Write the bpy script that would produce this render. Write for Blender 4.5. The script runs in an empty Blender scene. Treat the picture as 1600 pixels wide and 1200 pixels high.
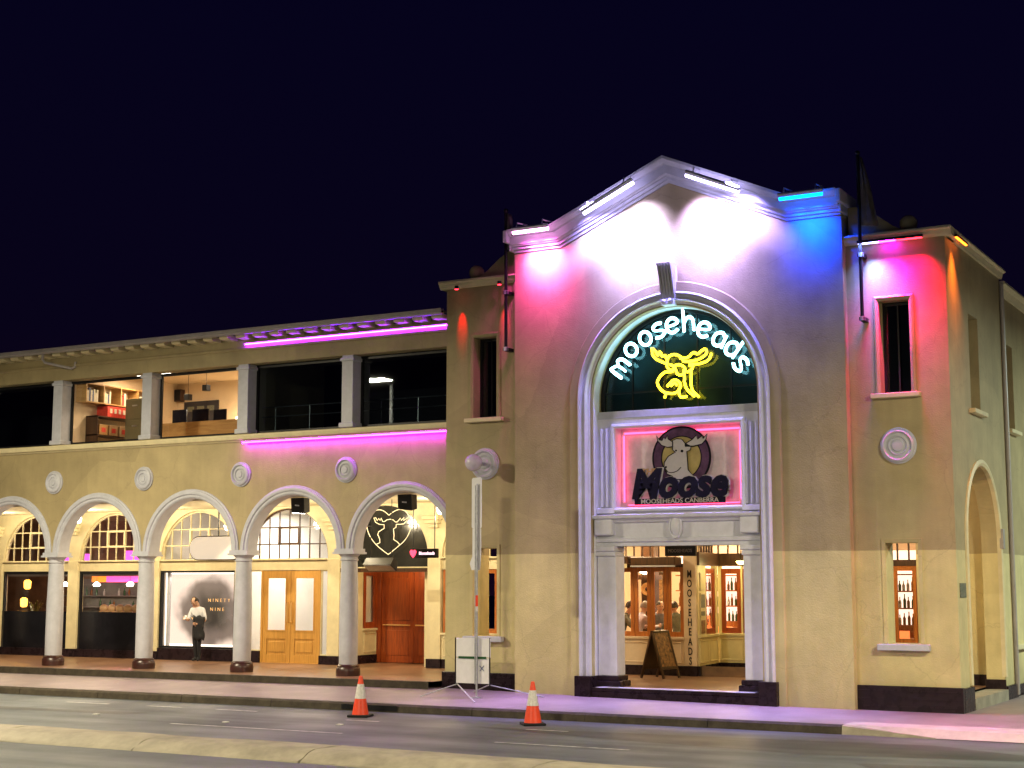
import bpy, bmesh, math, random
from math import sin, cos, pi, radians, sqrt
from mathutils import Vector, Matrix
from mathutils.geometry import tessellate_polygon
random.seed(7)
SC = bpy.context.scene
COL = SC.collection

# ------------------------------------------------------------------ camera
cam_d = bpy.data.cameras.new('camera'); cam = bpy.data.objects.new('camera', cam_d); COL.objects.link(cam)
cam.location = (6.67, -28.3, 2.45)
cam.rotation_euler = (radians(90 + 7.407), 0, radians(29.3))
cam_d.sensor_width = 36; cam_d.lens = 54; cam_d.clip_end = 2000
SC.camera = cam
# ------------------------------------------------------------------ night sky
W = bpy.data.worlds.new('World'); SC.world = W; W.use_nodes = True
nt = W.node_tree; nt.nodes.clear()
wo = nt.nodes.new('ShaderNodeOutputWorld'); bg = nt.nodes.new('ShaderNodeBackground')
tc = nt.nodes.new('ShaderNodeTexCoord'); sx = nt.nodes.new('ShaderNodeSeparateXYZ'); cr = nt.nodes.new('ShaderNodeValToRGB')
nt.links.new(tc.outputs['Generated'], sx.inputs[0]); nt.links.new(sx.outputs['Z'], cr.inputs[0])
cr.color_ramp.elements[0].position = 0.0; cr.color_ramp.elements[0].color = (.0062, .0016, .0070, 1)
cr.color_ramp.elements[1].position = .42; cr.color_ramp.elements[1].color = (.0016, .0011, .0112, 1)
e = cr.color_ramp.elements.new(.16); e.color = (.0024, .0012, .0090, 1)
nt.links.new(cr.outputs[0], bg.inputs[0]); bg.inputs[1].default_value = 1.0
nt.links.new(bg.outputs[0], wo.inputs[0])
SC.view_settings.view_transform = 'Standard'; SC.view_settings.look = 'None'
SC.view_settings.exposure = 0; SC.view_settings.gamma = 1
SC.render.engine = 'CYCLES'
SC.cycles.use_denoising = True
SC.cycles.max_bounces = 6; SC.cycles.diffuse_bounces = 3; SC.cycles.glossy_bounces = 3
SC.cycles.transparent_max_bounces = 12; SC.cycles.transmission_bounces = 4
SC.cycles.sample_clamp_indirect = 4.0

# ------------------------------------------------------------------ materials
MATS = {}
def _new(name):
    m = bpy.data.materials.new(name); m.use_nodes = True
    n = m.node_tree.nodes; p = n['Principled BSDF']
    MATS[name] = m
    return m, n, m.node_tree.links, p
def mat(name, col, rough=.6, metal=0, var=.12, scale=6, bump=.0, bscale=60, coat=0, stretch=None):
    m, n, l, p = _new(name)
    p.inputs['Roughness'].default_value = rough; p.inputs['Metallic'].default_value = metal
    if coat: p.inputs['Coat Weight'].default_value = coat
    g = n.new('ShaderNodeNewGeometry'); src = g.outputs['Position']
    if stretch:
        mp = n.new('ShaderNodeMapping'); mp.inputs['Scale'].default_value = stretch; l.new(src, mp.inputs[0]); src = mp.outputs[0]
    t = n.new('ShaderNodeTexNoise'); t.inputs['Scale'].default_value = scale; t.inputs['Detail'].default_value = 6; t.inputs['Roughness'].default_value = .65
    l.new(src, t.inputs['Vector'])
    r = n.new('ShaderNodeMapRange'); r.inputs[1].default_value = .3; r.inputs[2].default_value = .7
    r.inputs[3].default_value = 1 - var; r.inputs[4].default_value = 1 + var * .6; l.new(t.outputs[0], r.inputs[0])
    x = n.new('ShaderNodeMix'); x.data_type = 'RGBA'; x.blend_type = 'MULTIPLY'; x.inputs[0].default_value = 1
    x.inputs[6].default_value = (*col, 1); l.new(r.outputs[0], x.inputs[7]); l.new(x.outputs[2], p.inputs['Base Color'])
    rr = n.new('ShaderNodeMapRange'); rr.inputs[3].default_value = max(.02, rough - .1); rr.inputs[4].default_value = min(1, rough + .1)
    l.new(t.outputs[0], rr.inputs[0]); l.new(rr.outputs[0], p.inputs['Roughness'])
    if bump:
        b = n.new('ShaderNodeTexNoise'); b.inputs['Scale'].default_value = bscale; b.inputs['Detail'].default_value = 5; l.new(src, b.inputs['Vector'])
        bb = n.new('ShaderNodeBump'); bb.inputs['Strength'].default_value = bump; bb.inputs['Distance'].default_value = .01
        l.new(b.outputs[0], bb.inputs['Height']); l.new(bb.outputs[0], p.inputs['Normal'])
    return m
def emit(name, col, s):
    m, n, l, p = _new(name)
    p.inputs['Base Color'].default_value = (*[min(1, c) for c in col], 1)
    p.inputs['Emission Color'].default_value = (*col, 1); p.inputs['Emission Strength'].default_value = s
    return m
def glass(name, tint=(1, 1, 1), refl=.12, rough=.02):
    m, n, l, p = _new(name); n.remove(p)
    o = n['Material Output']; t = n.new('ShaderNodeBsdfTransparent'); t.inputs[0].default_value = (*tint, 1)
    g = n.new('ShaderNodeBsdfGlossy'); g.inputs['Roughness'].default_value = rough; g.inputs[0].default_value = (.9, .95, 1, 1)
    f = n.new('ShaderNodeLayerWeight'); f.inputs[0].default_value = .5
    pw = n.new('ShaderNodeMath'); pw.operation = 'POWER'; pw.inputs[1].default_value = 4; l.new(f.outputs['Facing'], pw.inputs[0])
    a = n.new('ShaderNodeMath'); a.operation = 'MULTIPLY_ADD'; a.inputs[1].default_value = .7; a.inputs[2].default_value = refl * .5; a.use_clamp = True; l.new(pw.outputs[0], a.inputs[0])
    x = n.new('ShaderNodeMixShader'); l.new(a.outputs[0], x.inputs[0]); l.new(t.outputs[0], x.inputs[1]); l.new(g.outputs[0], x.inputs[2]); l.new(x.outputs[0], o.inputs[0])
    return m
def stucco(name, lo, hi):
    """two-tone painted render: pale below the 3.06 m paint line, darker above; stains, trowel marks"""
    m, n, l, p = _new(name); p.inputs['Roughness'].default_value = .62
    g = n.new('ShaderNodeNewGeometry'); s = n.new('ShaderNodeSeparateXYZ'); l.new(g.outputs['Position'], s.inputs[0])
    w = n.new('ShaderNodeTexNoise'); w.inputs['Scale'].default_value = 3; l.new(g.outputs['Position'], w.inputs['Vector'])
    ad = n.new('ShaderNodeMath'); ad.operation = 'MULTIPLY_ADD'; ad.inputs[1].default_value = .02; l.new(w.outputs[0], ad.inputs[0]); l.new(s.outputs['Z'], ad.inputs[2])
    st = n.new('ShaderNodeMapRange'); st.inputs[1].default_value = 3.065; st.inputs[2].default_value = 3.075; l.new(ad.outputs[0], st.inputs[0])
    c = n.new('ShaderNodeMix'); c.data_type = 'RGBA'; c.inputs[6].default_value = (*lo, 1); c.inputs[7].default_value = (*hi, 1); l.new(st.outputs[0], c.inputs[0])
    t = n.new('ShaderNodeTexNoise'); t.inputs['Scale'].default_value = 1.3; t.inputs['Detail'].default_value = 8; t.inputs['Roughness'].default_value = .62; l.new(g.outputs['Position'], t.inputs['Vector'])
    r = n.new('ShaderNodeMapRange'); r.inputs[1].default_value = .3; r.inputs[2].default_value = .7; r.inputs[3].default_value = .80; r.inputs[4].default_value = 1.08; l.new(t.outputs[0], r.inputs[0])
    mp = n.new('ShaderNodeMapping'); mp.inputs['Scale'].default_value = (7, 7, .45); l.new(g.outputs['Position'], mp.inputs[0])
    t2 = n.new('ShaderNodeTexNoise'); t2.inputs['Scale'].default_value = 1.0; t2.inputs['Detail'].default_value = 4; l.new(mp.outputs[0], t2.inputs['Vector'])
    r2 = n.new('ShaderNodeMapRange'); r2.inputs[1].default_value = .35; r2.inputs[2].default_value = .68; r2.inputs[3].default_value = .95; r2.inputs[4].default_value = 1.02; l.new(t2.outputs[0], r2.inputs[0])
    mu = n.new('ShaderNodeMath'); mu.operation = 'MULTIPLY'; l.new(r.outputs[0], mu.inputs[0]); l.new(r2.outputs[0], mu.inputs[1])
    # patch repairs (cells) and a few hairline cracks
    vo = n.new('ShaderNodeTexVoronoi'); vo.inputs['Scale'].default_value = .55; vo.feature = 'F1'; wv = n.new('ShaderNodeMix'); wv.data_type = 'VECTOR'; wv.inputs[0].default_value = .12; l.new(g.outputs['Position'], wv.inputs[4]); l.new(w.outputs['Color'], wv.inputs[5]); l.new(wv.outputs[1], vo.inputs['Vector'])
    sv = n.new('ShaderNodeSeparateColor'); l.new(vo.outputs['Color'], sv.inputs[0])
    rv = n.new('ShaderNodeMapRange'); rv.inputs[3].default_value = .90; rv.inputs[4].default_value = 1.06; l.new(sv.outputs[0], rv.inputs[0])
    ve = n.new('ShaderNodeTexVoronoi'); ve.inputs['Scale'].default_value = .8; ve.feature = 'DISTANCE_TO_EDGE'; wv2 = n.new('ShaderNodeMix'); wv2.data_type = 'VECTOR'; wv2.inputs[0].default_value = .35; l.new(g.outputs['Position'], wv2.inputs[4]); l.new(t.outputs['Color'], wv2.inputs[5]); l.new(wv2.outputs[1], ve.inputs['Vector'])
    ce = n.new('ShaderNodeMapRange'); ce.inputs[1].default_value = .0; ce.inputs[2].default_value = .006; ce.inputs[3].default_value = .84; ce.inputs[4].default_value = 1; l.new(ve.outputs['Distance'], ce.inputs[0])
    gr = n.new('ShaderNodeMath'); gr.operation = 'MULTIPLY_ADD'; gr.inputs[1].default_value = -.9; l.new(t2.outputs[0], gr.inputs[0]); l.new(s.outputs['Z'], gr.inputs[2])
    gm = n.new('ShaderNodeMapRange'); gm.inputs[1].default_value = -.35; gm.inputs[2].default_value = .45; gm.inputs[3].default_value = .68; gm.inputs[4].default_value = 1; l.new(gr.outputs[0], gm.inputs[0])
    for q in (rv, ce, gm):
        m2 = n.new('ShaderNodeMath'); m2.operation = 'MULTIPLY'; l.new(mu.outputs[0], m2.inputs[0]); l.new(q.outputs[0], m2.inputs[1]); mu = m2
    x = n.new('ShaderNodeMix'); x.data_type = 'RGBA'; x.blend_type = 'MULTIPLY'; x.inputs[0].default_value = 1; l.new(c.outputs[2], x.inputs[6]); l.new(mu.outputs[0], x.inputs[7]); l.new(x.outputs[2], p.inputs['Base Color'])
    b = n.new('ShaderNodeTexNoise'); b.inputs['Scale'].default_value = 38; b.inputs['Detail'].default_value = 6; l.new(g.outputs['Position'], b.inputs['Vector'])
    b2 = n.new('ShaderNodeMath'); b2.operation = 'MULTIPLY_ADD'; b2.inputs[1].default_value = 3.0; l.new(t.outputs[0], b2.inputs[0]); l.new(b.outputs[0], b2.inputs[2])
    bb = n.new('ShaderNodeBump'); bb.inputs['Strength'].default_value = .35; bb.inputs['Distance'].default_value = .012; l.new(b2.outputs[0], bb.inputs['Height']); l.new(bb.outputs[0], p.inputs['Normal'])
    return m
def asphalt(name, col):
    m, n, l, p = _new(name); p.inputs['Roughness'].default_value = .55
    g = n.new('ShaderNodeNewGeometry')
    a = n.new('ShaderNodeTexNoise'); a.inputs['Scale'].default_value = .55; a.inputs['Detail'].default_value = 5; l.new(g.outputs['Position'], a.inputs['Vector'])
    mp = n.new('ShaderNodeMapping'); mp.inputs['Scale'].default_value = (.12, 1.1, 1); l.new(g.outputs['Position'], mp.inputs[0])
    b = n.new('ShaderNodeTexNoise'); b.inputs['Scale'].default_value = 1; b.inputs['Detail'].default_value = 4; l.new(mp.outputs[0], b.inputs['Vector'])
    c = n.new('ShaderNodeTexNoise'); c.inputs['Scale'].default_value = 70; c.inputs['Detail'].default_value = 3; l.new(g.outputs['Position'], c.inputs['Vector'])
    s1 = n.new('ShaderNodeMath'); s1.operation = 'ADD'; l.new(a.outputs[0], s1.inputs[0]); l.new(b.outputs[0], s1.inputs[1])
    r = n.new('ShaderNodeMapRange'); r.inputs[1].default_value = .75; r.inputs[2].default_value = 1.25; r.inputs[3].default_value = .6; r.inputs[4].default_value = 1.35; l.new(s1.outputs[0], r.inputs[0])
    r3 = n.new('ShaderNodeMapRange'); r3.inputs[1].default_value = .3; r3.inputs[2].default_value = .7; r3.inputs[3].default_value = .75; r3.inputs[4].default_value = 1.25; l.new(c.outputs[0], r3.inputs[0])
    mu = n.new('ShaderNodeMath'); mu.operation = 'MULTIPLY'; l.new(r.outputs[0], mu.inputs[0]); l.new(r3.outputs[0], mu.inputs[1])
    x = n.new('ShaderNodeMix'); x.data_type = 'RGBA'; x.blend_type = 'MULTIPLY'; x.inputs[0].default_value = 1; x.inputs[6].default_value = (*col, 1); l.new(mu.outputs[0], x.inputs[7]); l.new(x.outputs[2], p.inputs['Base Color'])
    rr = n.new('ShaderNodeMapRange'); rr.inputs[1].default_value = .7; rr.inputs[2].default_value = 1.3; rr.inputs[3].default_value = .62; rr.inputs[4].default_value = .42; l.new(s1.outputs[0], rr.inputs[0]); l.new(rr.outputs[0], p.inputs['Roughness'])
    bb = n.new('ShaderNodeBump'); bb.inputs['Strength'].default_value = .5; bb.inputs['Distance'].default_value = .012; l.new(c.outputs[0], bb.inputs['Height']); l.new(bb.outputs[0], p.inputs['Normal'])
    return m
def timber(name, dark, light, rough=.35, scale=(26, 26, 1.6)):
    m, n, l, p = _new(name); p.inputs['Roughness'].default_value = rough
    g = n.new('ShaderNodeNewGeometry'); mp = n.new('ShaderNodeMapping'); mp.inputs['Scale'].default_value = scale; l.new(g.outputs['Position'], mp.inputs[0])
    t = n.new('ShaderNodeTexNoise'); t.inputs['Scale'].default_value = 1; t.inputs['Detail'].default_value = 6; t.inputs['Distortion'].default_value = 1.2; l.new(mp.outputs[0], t.inputs['Vector'])
    c = n.new('ShaderNodeValToRGB'); c.color_ramp.elements[0].position = .3; c.color_ramp.elements[1].position = .7
    c.color_ramp.elements[0].color = (*dark, 1); c.color_ramp.elements[1].color = (*light, 1); l.new(t.outputs[0], c.inputs[0]); l.new(c.outputs[0], p.inputs['Base Color'])
    return m

stucco('render_paint', (.63, .54, .27), (.39, .315, .165))
mat('trim_white', (.48, .49, .55), .5, var=.12, scale=5, bump=.15, bscale=30)
mat('trim_white_lit', (.66, .67, .76), .5, var=.12, scale=5, bump=.15, bscale=30)  # paler copy of trim_white for the tower; flood brightness put into its colour
mat('trim_cream', (.66, .58, .36), .55, var=.12, scale=4)
mat('ceiling_cream', (.74, .66, .44), .7, var=.06, scale=2)
mat('plinth_dark', (.020, .012, .016), .28, var=.4, scale=6)
mat('base_maroon', (.045, .015, .012), .35, var=.4, scale=8)
asphalt('asphalt', (.084, .100, .112))
asphalt('asphalt_patch', (.046, .052, .057))
mat('footpath_paving', (.25, .20, .21), .5, var=.30, scale=1.6, bump=.4, bscale=50)
mat('kerb_dark', (.055, .045, .032), .6, var=.5, scale=5, bump=.5, bscale=40)
mat('concrete_pale', (.31, .28, .21), .75, var=.35, scale=2.2, bump=.5, bscale=60)
mat('concrete_ramp', (.46, .40, .38), .75, var=.22, scale=2.5, bump=.4, bscale=60)
mat('line_paint', (.55, .55, .55), .6, var=.7, scale=5)
mat('floor_tile', (.25, .135, .08), .33, var=.4, scale=1.1, bump=.05, bscale=20)
timber('timber_orange', (.28, .075, .010), (.52, .17, .030))
timber('timber_red', (.17, .028, .008), (.36, .075, .014), .3)
timber('timber_golden', (.40, .20, .040), (.58, .31, .075), .4)
timber('timber_dark', (.03, .014, .007), (.08, .035, .015), .35)
timber('desk_wood', (.34, .19, .06), (.50, .30, .11), .5, (1.5, 10, 10))
glass('glass', (1, 1, 1), .04); glass('glass_dark', (.55, .60, .62), .10, .012); glass('glass_office', (.95, .95, .95), .05, .01)
glass('glass_green', (.60, .72, .76), .05, .12)
mat('black_metal', (.012, .012, .014), .4, var=.3)
mat('black_glass', (.010, .010, .014), .12, var=.2)
mat('dark_panel', (.020, .020, .018), .16, var=.3, scale=3)
mat('steel', (.55, .56, .60), .35, .9, var=.2, scale=12)
mat('galv', (.50, .52, .56), .45, .7, var=.25, scale=15)
mat('sheet_white', (.74, .74, .78), .5, var=.08, scale=6)
mat('cone_orange', (.85, .065, .018), .45, var=.14, scale=14)
mat('reflective_white', (.70, .68, .66), .35, var=.25, scale=25)
mat('rubber_black', (.015, .015, .015), .6, var=.3)
mat('room_cream', (.72, .58, .40), .8, var=.08, scale=2)
mat('room_white', (.82, .80, .76), .7, var=.05, scale=3)
mat('room_brown', (.20, .115, .06), .6, var=.4, scale=3)
mat('room_dark', (.030, .028, .034), .8, var=.3, scale=2)
mat('tymp_back', (.045, .05, .05), .45, var=.4, scale=2.5)
mat('bar_grey', (.20, .19, .18), .7, var=.3, scale=3)
mat('roof_sheet', (.05, .04, .04), .7, var=.3, scale=3)
mat('gutter_paint', (.36, .33, .32), .45, var=.15, scale=4)
mat('paint_yellow', (.68, .60, .32), .5, var=.10, scale=4)
mat('paint_pillar', (.66, .52, .36), .55, var=.10, scale=4)
mat('leather_tan', (.58, .36, .19), .4, var=.15, scale=8)
mat('text_gold', (.75, .50, .22), .3, .7, var=.1)
mat('text_dark', (.03, .022, .02), .5, var=.2)
mat('text_pale', (.55, .50, .45), .5, var=.1)
mat('sign_purple', (.10, .045, .11), .4, var=.5, scale=6)
mat('sign_gold', (.40, .31, .11), .45, var=.25, scale=5)
mat('sign_grey', (.50, .47, .50), .5, var=.10, scale=8)
mat('sign_black', (.008, .007, .014), .5, var=.3)
mat('sign_ground', (.66, .65, .72), .6, var=.2, scale=5, bump=.3, bscale=14)
mat('cloth_white', (.70, .70, .76), .85, var=.10, scale=14)
mat('cloth_black', (.012, .012, .016), .8, var=.3, scale=14)
mat('cloth_lilac', (.52, .48, .58), .85, var=.15, scale=14)
mat('cloth_green', (.12, .13, .10), .85, var=.3, scale=14)
mat('cloth_blue', (.20, .21, .27), .85, var=.3, scale=14)
mat('skin', (.55, .32, .22), .5, var=.08, scale=12)
mat('hair_dark', (.018, .011, .008), .5, var=.4, scale=60)
mat('hair_grey', (.30, .27, .24), .55, var=.3, scale=60)
mat('book_red', (.62, .05, .03), .6, var=.3, scale=20)
mat('book_pale', (.62, .58, .45), .7, var=.3, scale=20)
mat('book_blue', (.07, .10, .22), .6, var=.3, scale=20)
mat('card_box', (.50, .32, .16), .8, var=.15, scale=9)
mat('cabinet_olive', (.17, .15, .08), .55, var=.15, scale=3)
mat('bottle_green', (.03, .10, .04), .12, var=.2)
mat('bottle_amber', (.25, .09, .015), .12, var=.2)
mat('bottle_clear', (.55, .55, .52), .12, var=.1)
mat('flag_cloth', (.10, .085, .085), .9, var=.35, scale=5)
mat('poster_grey', (.16, .17, .12), .5, var=.6, scale=24)
mat('poster_art', (.30, .16, .06), .5, var=.9, scale=14)
mat('globe_glass', (.62, .58, .70), .12, var=.15, scale=7, coat=.6)
emit('led_purple', (.26, .010, 1.0), 120); emit('led_magenta', (.66, .008, 1.0), 85)
emit('led_white', (.62, .54, 1.0), 18); emit('led_pink', (1.0, .34, .80), 18); emit('led_blue', (.0, .12, 1.0), 20)
emit('led_red', (1.0, .02, .04), 10); emit('led_orange', (1.0, .16, .01), 9); emit('led_violet', (.45, .45, 1.0), 9)
emit('neon_cyan', (.40, .95, 1.0), 8); emit('neon_yellow', (1.0, .74, .02), 7.0); emit('neon_pink', (1.0, .06, .18), 5)
emit('neon_cream', (1.0, .86, .60), .5)
emit('lamp_warm', (1.0, .78, .48), 14); emit('lamp_white', (1.0, .93, .82), 16); emit('lamp_yellow', (1.0, .80, .22), 12)
emit('lamp_amber', (1.0, .48, .06), 5); emit('lamp_street', (1.0, .90, .72), 60); emit('lamp_teal', (.62, 1.0, .86), 30)
emit('box_white', (1.0, .92, .80), .42); emit('box_edge', (1.0, .88, .78), 1.5); emit('letter_gold', (1.0, .58, .22), .55); emit('box_pink', (1.0, .05, .28), 1.6); emit('box_orange', (1.0, .22, .02), .9)
emit('box_magenta', (1.0, .10, .75), 1.6); emit('glow_orange', (1.0, .24, .06), 1.3); emit('glow_pale', (1.0, .72, .55), 1.6); emit('heart_red', (1.0, .05, .12), 2.5); emit('text_glow', (1.0, .72, .86), 1.4)
# smoky print on the backlit shop panel: pale rim, dark cloud in the middle (printed film on a light box)
def smoky():
    m, n, l, p = _new('smoke_print'); p.inputs['Roughness'].default_value = .25
    g = n.new('ShaderNodeNewGeometry'); mp = n.new('ShaderNodeMapping'); mp.inputs['Location'].default_value = (21.02, 0, -1.68); l.new(g.outputs['Position'], mp.inputs[0])
    s = n.new('ShaderNodeVectorMath'); s.operation = 'MULTIPLY'; s.inputs[1].default_value = (.62, 0, .74); l.new(mp.outputs[0], s.inputs[0])
    nz = n.new('ShaderNodeTexNoise'); nz.inputs['Scale'].default_value = 1.8; l.new(g.outputs['Position'], nz.inputs['Vector'])
    ln = n.new('ShaderNodeVectorMath'); ln.operation = 'LENGTH'; l.new(s.outputs[0], ln.inputs[0])
    ad = n.new('ShaderNodeMath'); ad.operation = 'MULTIPLY_ADD'; ad.inputs[1].default_value = .35; l.new(nz.outputs[0], ad.inputs[0]); l.new(ln.outputs['Value'], ad.inputs[2])
    c = n.new('ShaderNodeValToRGB'); c.color_ramp.interpolation = 'EASE'
    c.color_ramp.elements[0].position = .34; c.color_ramp.elements[0].color = (.034, .027, .022, 1)
    c.color_ramp.elements[1].position = 1.0; c.color_ramp.elements[1].color = (1, .76, .60, 1)
    e2 = c.color_ramp.elements.new(.73); e2.color = (.20, .145, .115, 1); l.new(ad.outputs[0], c.inputs[0])
    l.new(c.outputs[0], p.inputs['Emission Color']); p.inputs['Emission Strength'].default_value = 1.2
    p.inputs['Base Color'].default_value = (.05, .045, .04, 1)
smoky()
for q, v in (('sign_black', .08), ('plinth_dark', .18), ('black_metal', .2), ('kerb_dark', .2), ('smoke_print', .15), ('sign_purple', .2), ('rubber_black', .2), ('text_dark', .2)): MATS[q].node_tree.nodes['Principled BSDF'].inputs['Specular IOR Level'].default_value = v

# ------------------------------------------------------------------ mesh helpers
def tag(o, label=None, cat=None, group=None, kind=None):
    if label: o['label'] = label
    if cat: o['category'] = cat
    if group: o['group'] = group
    if kind: o['kind'] = kind
    return o
def thing(name, label, cat, loc=(0, 0, 0), rz=0, group=None):
    o = bpy.data.objects.new(name, None); o.empty_display_size = .2; COL.objects.link(o)
    o.location = loc; o.rotation_euler = (0, 0, rz)
    return tag(o, label, cat, group)
def link(o, parent=None, local=False):
    COL.objects.link(o)
    if parent is not None:
        o.parent = parent
        if not local and parent.type == 'EMPTY':
            o.matrix_parent_inverse = (Matrix.Translation(parent.location) @ parent.rotation_euler.to_matrix().to_4x4()).inverted()
    return o
class MB:
    def __init__(s): s.v = []; s.f = []; s.mi = []; s.cur = 0
    def add(s, vs, fs):
        o = len(s.v); s.v += [tuple(p) for p in vs]; s.f += [tuple(i + o for i in f) for f in fs]; s.mi += [s.cur] * len(fs); return s
    def box(s, x0, x1, y0, y1, z0, z1):
        vs = [(x, y, z) for z in (z0, z1) for y in (y0, y1) for x in (x0, x1)]
        return s.add(vs, [(0, 2, 3, 1), (4, 5, 7, 6), (0, 1, 5, 4), (2, 6, 7, 3), (0, 4, 6, 2), (1, 3, 7, 5)])
    def slab(s, outer, holes, w0, w1, plane='xz'):
        M = (lambda u, v, w: (u, w, v)) if plane == 'xz' else ((lambda u, v, w: (w, u, v)) if plane == 'yz' else (lambda u, v, w: (u, v, w)))
        loops = [outer] + list(holes)
        tris = tessellate_polygon([[Vector((a, b, 0)) for a, b in lp] for lp in loops])
        flat = [p for lp in loops for p in lp]; N = len(flat)
        vs = [M(a, b, w0) for a, b in flat] + [M(a, b, w1) for a, b in flat]
        fs = [tuple(t) for t in tris] + [tuple(N + i for i in reversed(t)) for t in tris]
        k = 0
        for lp in loops:
            n = len(lp)
            for i in range(n): fs.append((k + i, k + (i + 1) % n, N + k + (i + 1) % n, N + k + i))
            k += n
        return s.add(vs, fs)
    def sweep(s, path, prof, plane='xz', closed=False, caps=True):
        """profile points are (offset to the left of the path, depth)"""
        M = (lambda u, v, w: (u, w, v)) if plane == 'xz' else ((lambda u, v, w: (w, u, v)) if plane == 'yz' else (lambda u, v, w: (u, v, w)))
        n = len(path); P = [Vector(p) for p in path]; rings = []
        for i in range(n):
            a = P[i] - P[i - 1] if (i > 0 or closed) else P[1] - P[0]
            b = P[(i + 1) % n] - P[i] if (i < n - 1 or closed) else P[-1] - P[-2]
            na = Vector((-a.y, a.x)).normalized(); nb = Vector((-b.y, b.x)).normalized(); m = (na + nb)
            m = m / max(.2, m.dot(nb)) if m.length > 1e-6 else nb
            rings.append([M(*(P[i] + m * o), w) for o, w in prof])
        k = len(prof); vs = [p for r in rings for p in r]; fs = []
        for i in range(n if closed else n - 1):
            j = (i + 1) % n
            for q in range(k): fs.append((i * k + q, i * k + (q + 1) % k, j * k + (q + 1) % k, j * k + q))
        if caps and not closed: fs += [tuple(range(k)), tuple(range((n - 1) * k, n * k))]
        return s.add(vs, fs)
    def tube(s, pts, r, seg=8, closed=False):
        P = [Vector(p) for p in pts]; n = len(P); vs = []; fs = []
        t0 = (P[1] - P[0]).normalized(); up = Vector((0, 0, 1)) if abs(t0.z) < .9 else Vector((0, 1, 0))
        nx = t0.cross(up).normalized(); R = r if isinstance(r, (list, tuple)) else [r] * n
        for i in range(n):
            a = P[min(i + 1, n - 1)] - P[max(i - 1, 0)]
            if closed: a = P[(i + 1) % n] - P[i - 1]
            t = a.normalized(); nx = (nx - t * nx.dot(t)).normalized(); ny = t.cross(nx)
            for q in range(seg):
                c = 2 * pi * q / seg; vs.append(P[i] + (nx * cos(c) + ny * sin(c)) * R[i])
        for i in range(n if closed else n - 1):
            j = (i + 1) % n
            for q in range(seg): fs.append((i * seg + q, i * seg + (q + 1) % seg, j * seg + (q + 1) % seg, j * seg + q))
        if not closed: fs += [tuple(range(seg)), tuple(range((n - 1) * seg, n * seg))]
        return s.add(vs, fs)
    def lathe(s, c, prof, seg=20, axis='z'):
        vs = []; fs = []; n = len(prof)
        for r, h in prof:
            for q in range(seg):
                a = 2 * pi * q / seg; u, v = r * cos(a), r * sin(a)
                vs.append((c[0] + u, c[1] + v, c[2] + h) if axis == 'z' else ((c[0] + u, c[1] + h, c[2] + v) if axis == 'y' else (c[0] + h, c[1] + u, c[2] + v)))
        for i in range(n - 1):
            for q in range(seg): fs.append((i * seg + q, i * seg + (q + 1) % seg, (i + 1) * seg + (q + 1) % seg, (i + 1) * seg + q))
        if prof[0][0] > 1e-5: fs.append(tuple(range(seg)))
        if prof[-1][0] > 1e-5: fs.append(tuple(range((n - 1) * seg, n * seg)))
        return s.add(vs, fs)
    def ball(s, c, r, seg=14, sc=(1, 1, 1)):
        k = len(s.v); s.lathe((0, 0, 0), [(max(1e-6, r * sin(pi * i / 8)), -r * cos(pi * i / 8)) for i in range(9)], seg)
        for i in range(k, len(s.v)): s.v[i] = tuple(c[j] + s.v[i][j] * sc[j] for j in range(3))
        return s
    def build(s, name, m, parent=None, smooth=False, bevel=0, xf=None, local=False, kind=None, angle=40):
        me = bpy.data.meshes.new(name); me.from_pydata(s.v, [], s.f)
        ms = m if isinstance(m, (list, tuple)) else [m]
        for q in ms: me.materials.append(MATS[q])
        if len(ms) > 1: me.polygons.foreach_set('material_index', s.mi)
        if xf is not None: me.transform(xf)
        b = bmesh.new(); b.from_mesh(me); bmesh.ops.remove_doubles(b, verts=b.verts, dist=1e-5); bmesh.ops.recalc_face_normals(b, faces=b.faces); b.to_mesh(me); b.free()
        if smooth:
            me.polygons.foreach_set('use_smooth', [True] * len(me.polygons))
            me.set_sharp_from_angle(angle=radians(angle))
        o = bpy.data.objects.new(name, me); link(o, parent, local)
        if bevel:
            bm_ = o.modifiers.new('bevel', 'BEVEL'); bm_.width = bevel; bm_.segments = 2; bm_.limit_method = 'ANGLE'; bm_.angle_limit = radians(50); bm_.use_clamp_overlap = True
        if kind: o['kind'] = kind
        return o
def bx(name, m, parent, *b, **k): return MB().box(*b).build(name, m, parent, **k)
def arc(cx, cz, r, a0, a1, n): return [(cx + r * cos(radians(a0 + (a1 - a0) * i / n)), cz + r * sin(radians(a0 + (a1 - a0) * i / n))) for i in range(n + 1)]
def rect(a, b, c, d): return [(a, c), (b, c), (b, d), (a, d)]
def text(name, body, size, m, parent, loc, sx=1, extrude=.006, offset=0, shear=0, align='CENTER', rz=0, roll=0, spacing=1, local=False):
    cu = bpy.data.curves.new('t', 'FONT'); cu.body = body; cu.size = size; cu.extrude = extrude; cu.offset = offset; cu.shear = shear
    cu.align_x = align; cu.align_y = 'CENTER'; cu.resolution_u = 3; cu.space_character = spacing
    o = bpy.data.objects.new('t', cu); COL.objects.link(o)
    me = bpy.data.meshes.new_from_object(o.evaluated_get(bpy.context.evaluated_depsgraph_get())); bpy.data.objects.remove(o)
    me.transform(Matrix.Translation(loc) @ Matrix.Rotation(rz, 4, 'Z') @ Matrix.Rotation(pi / 2, 4, 'X') @ Matrix.Rotation(roll, 4, 'Z') @ Matrix.Diagonal((sx, 1, 1, 1)))
    me.name = name; me.materials.clear(); me.materials.append(MATS[m])
    ob = bpy.data.objects.new(name, me); return link(ob, parent, local)
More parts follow.
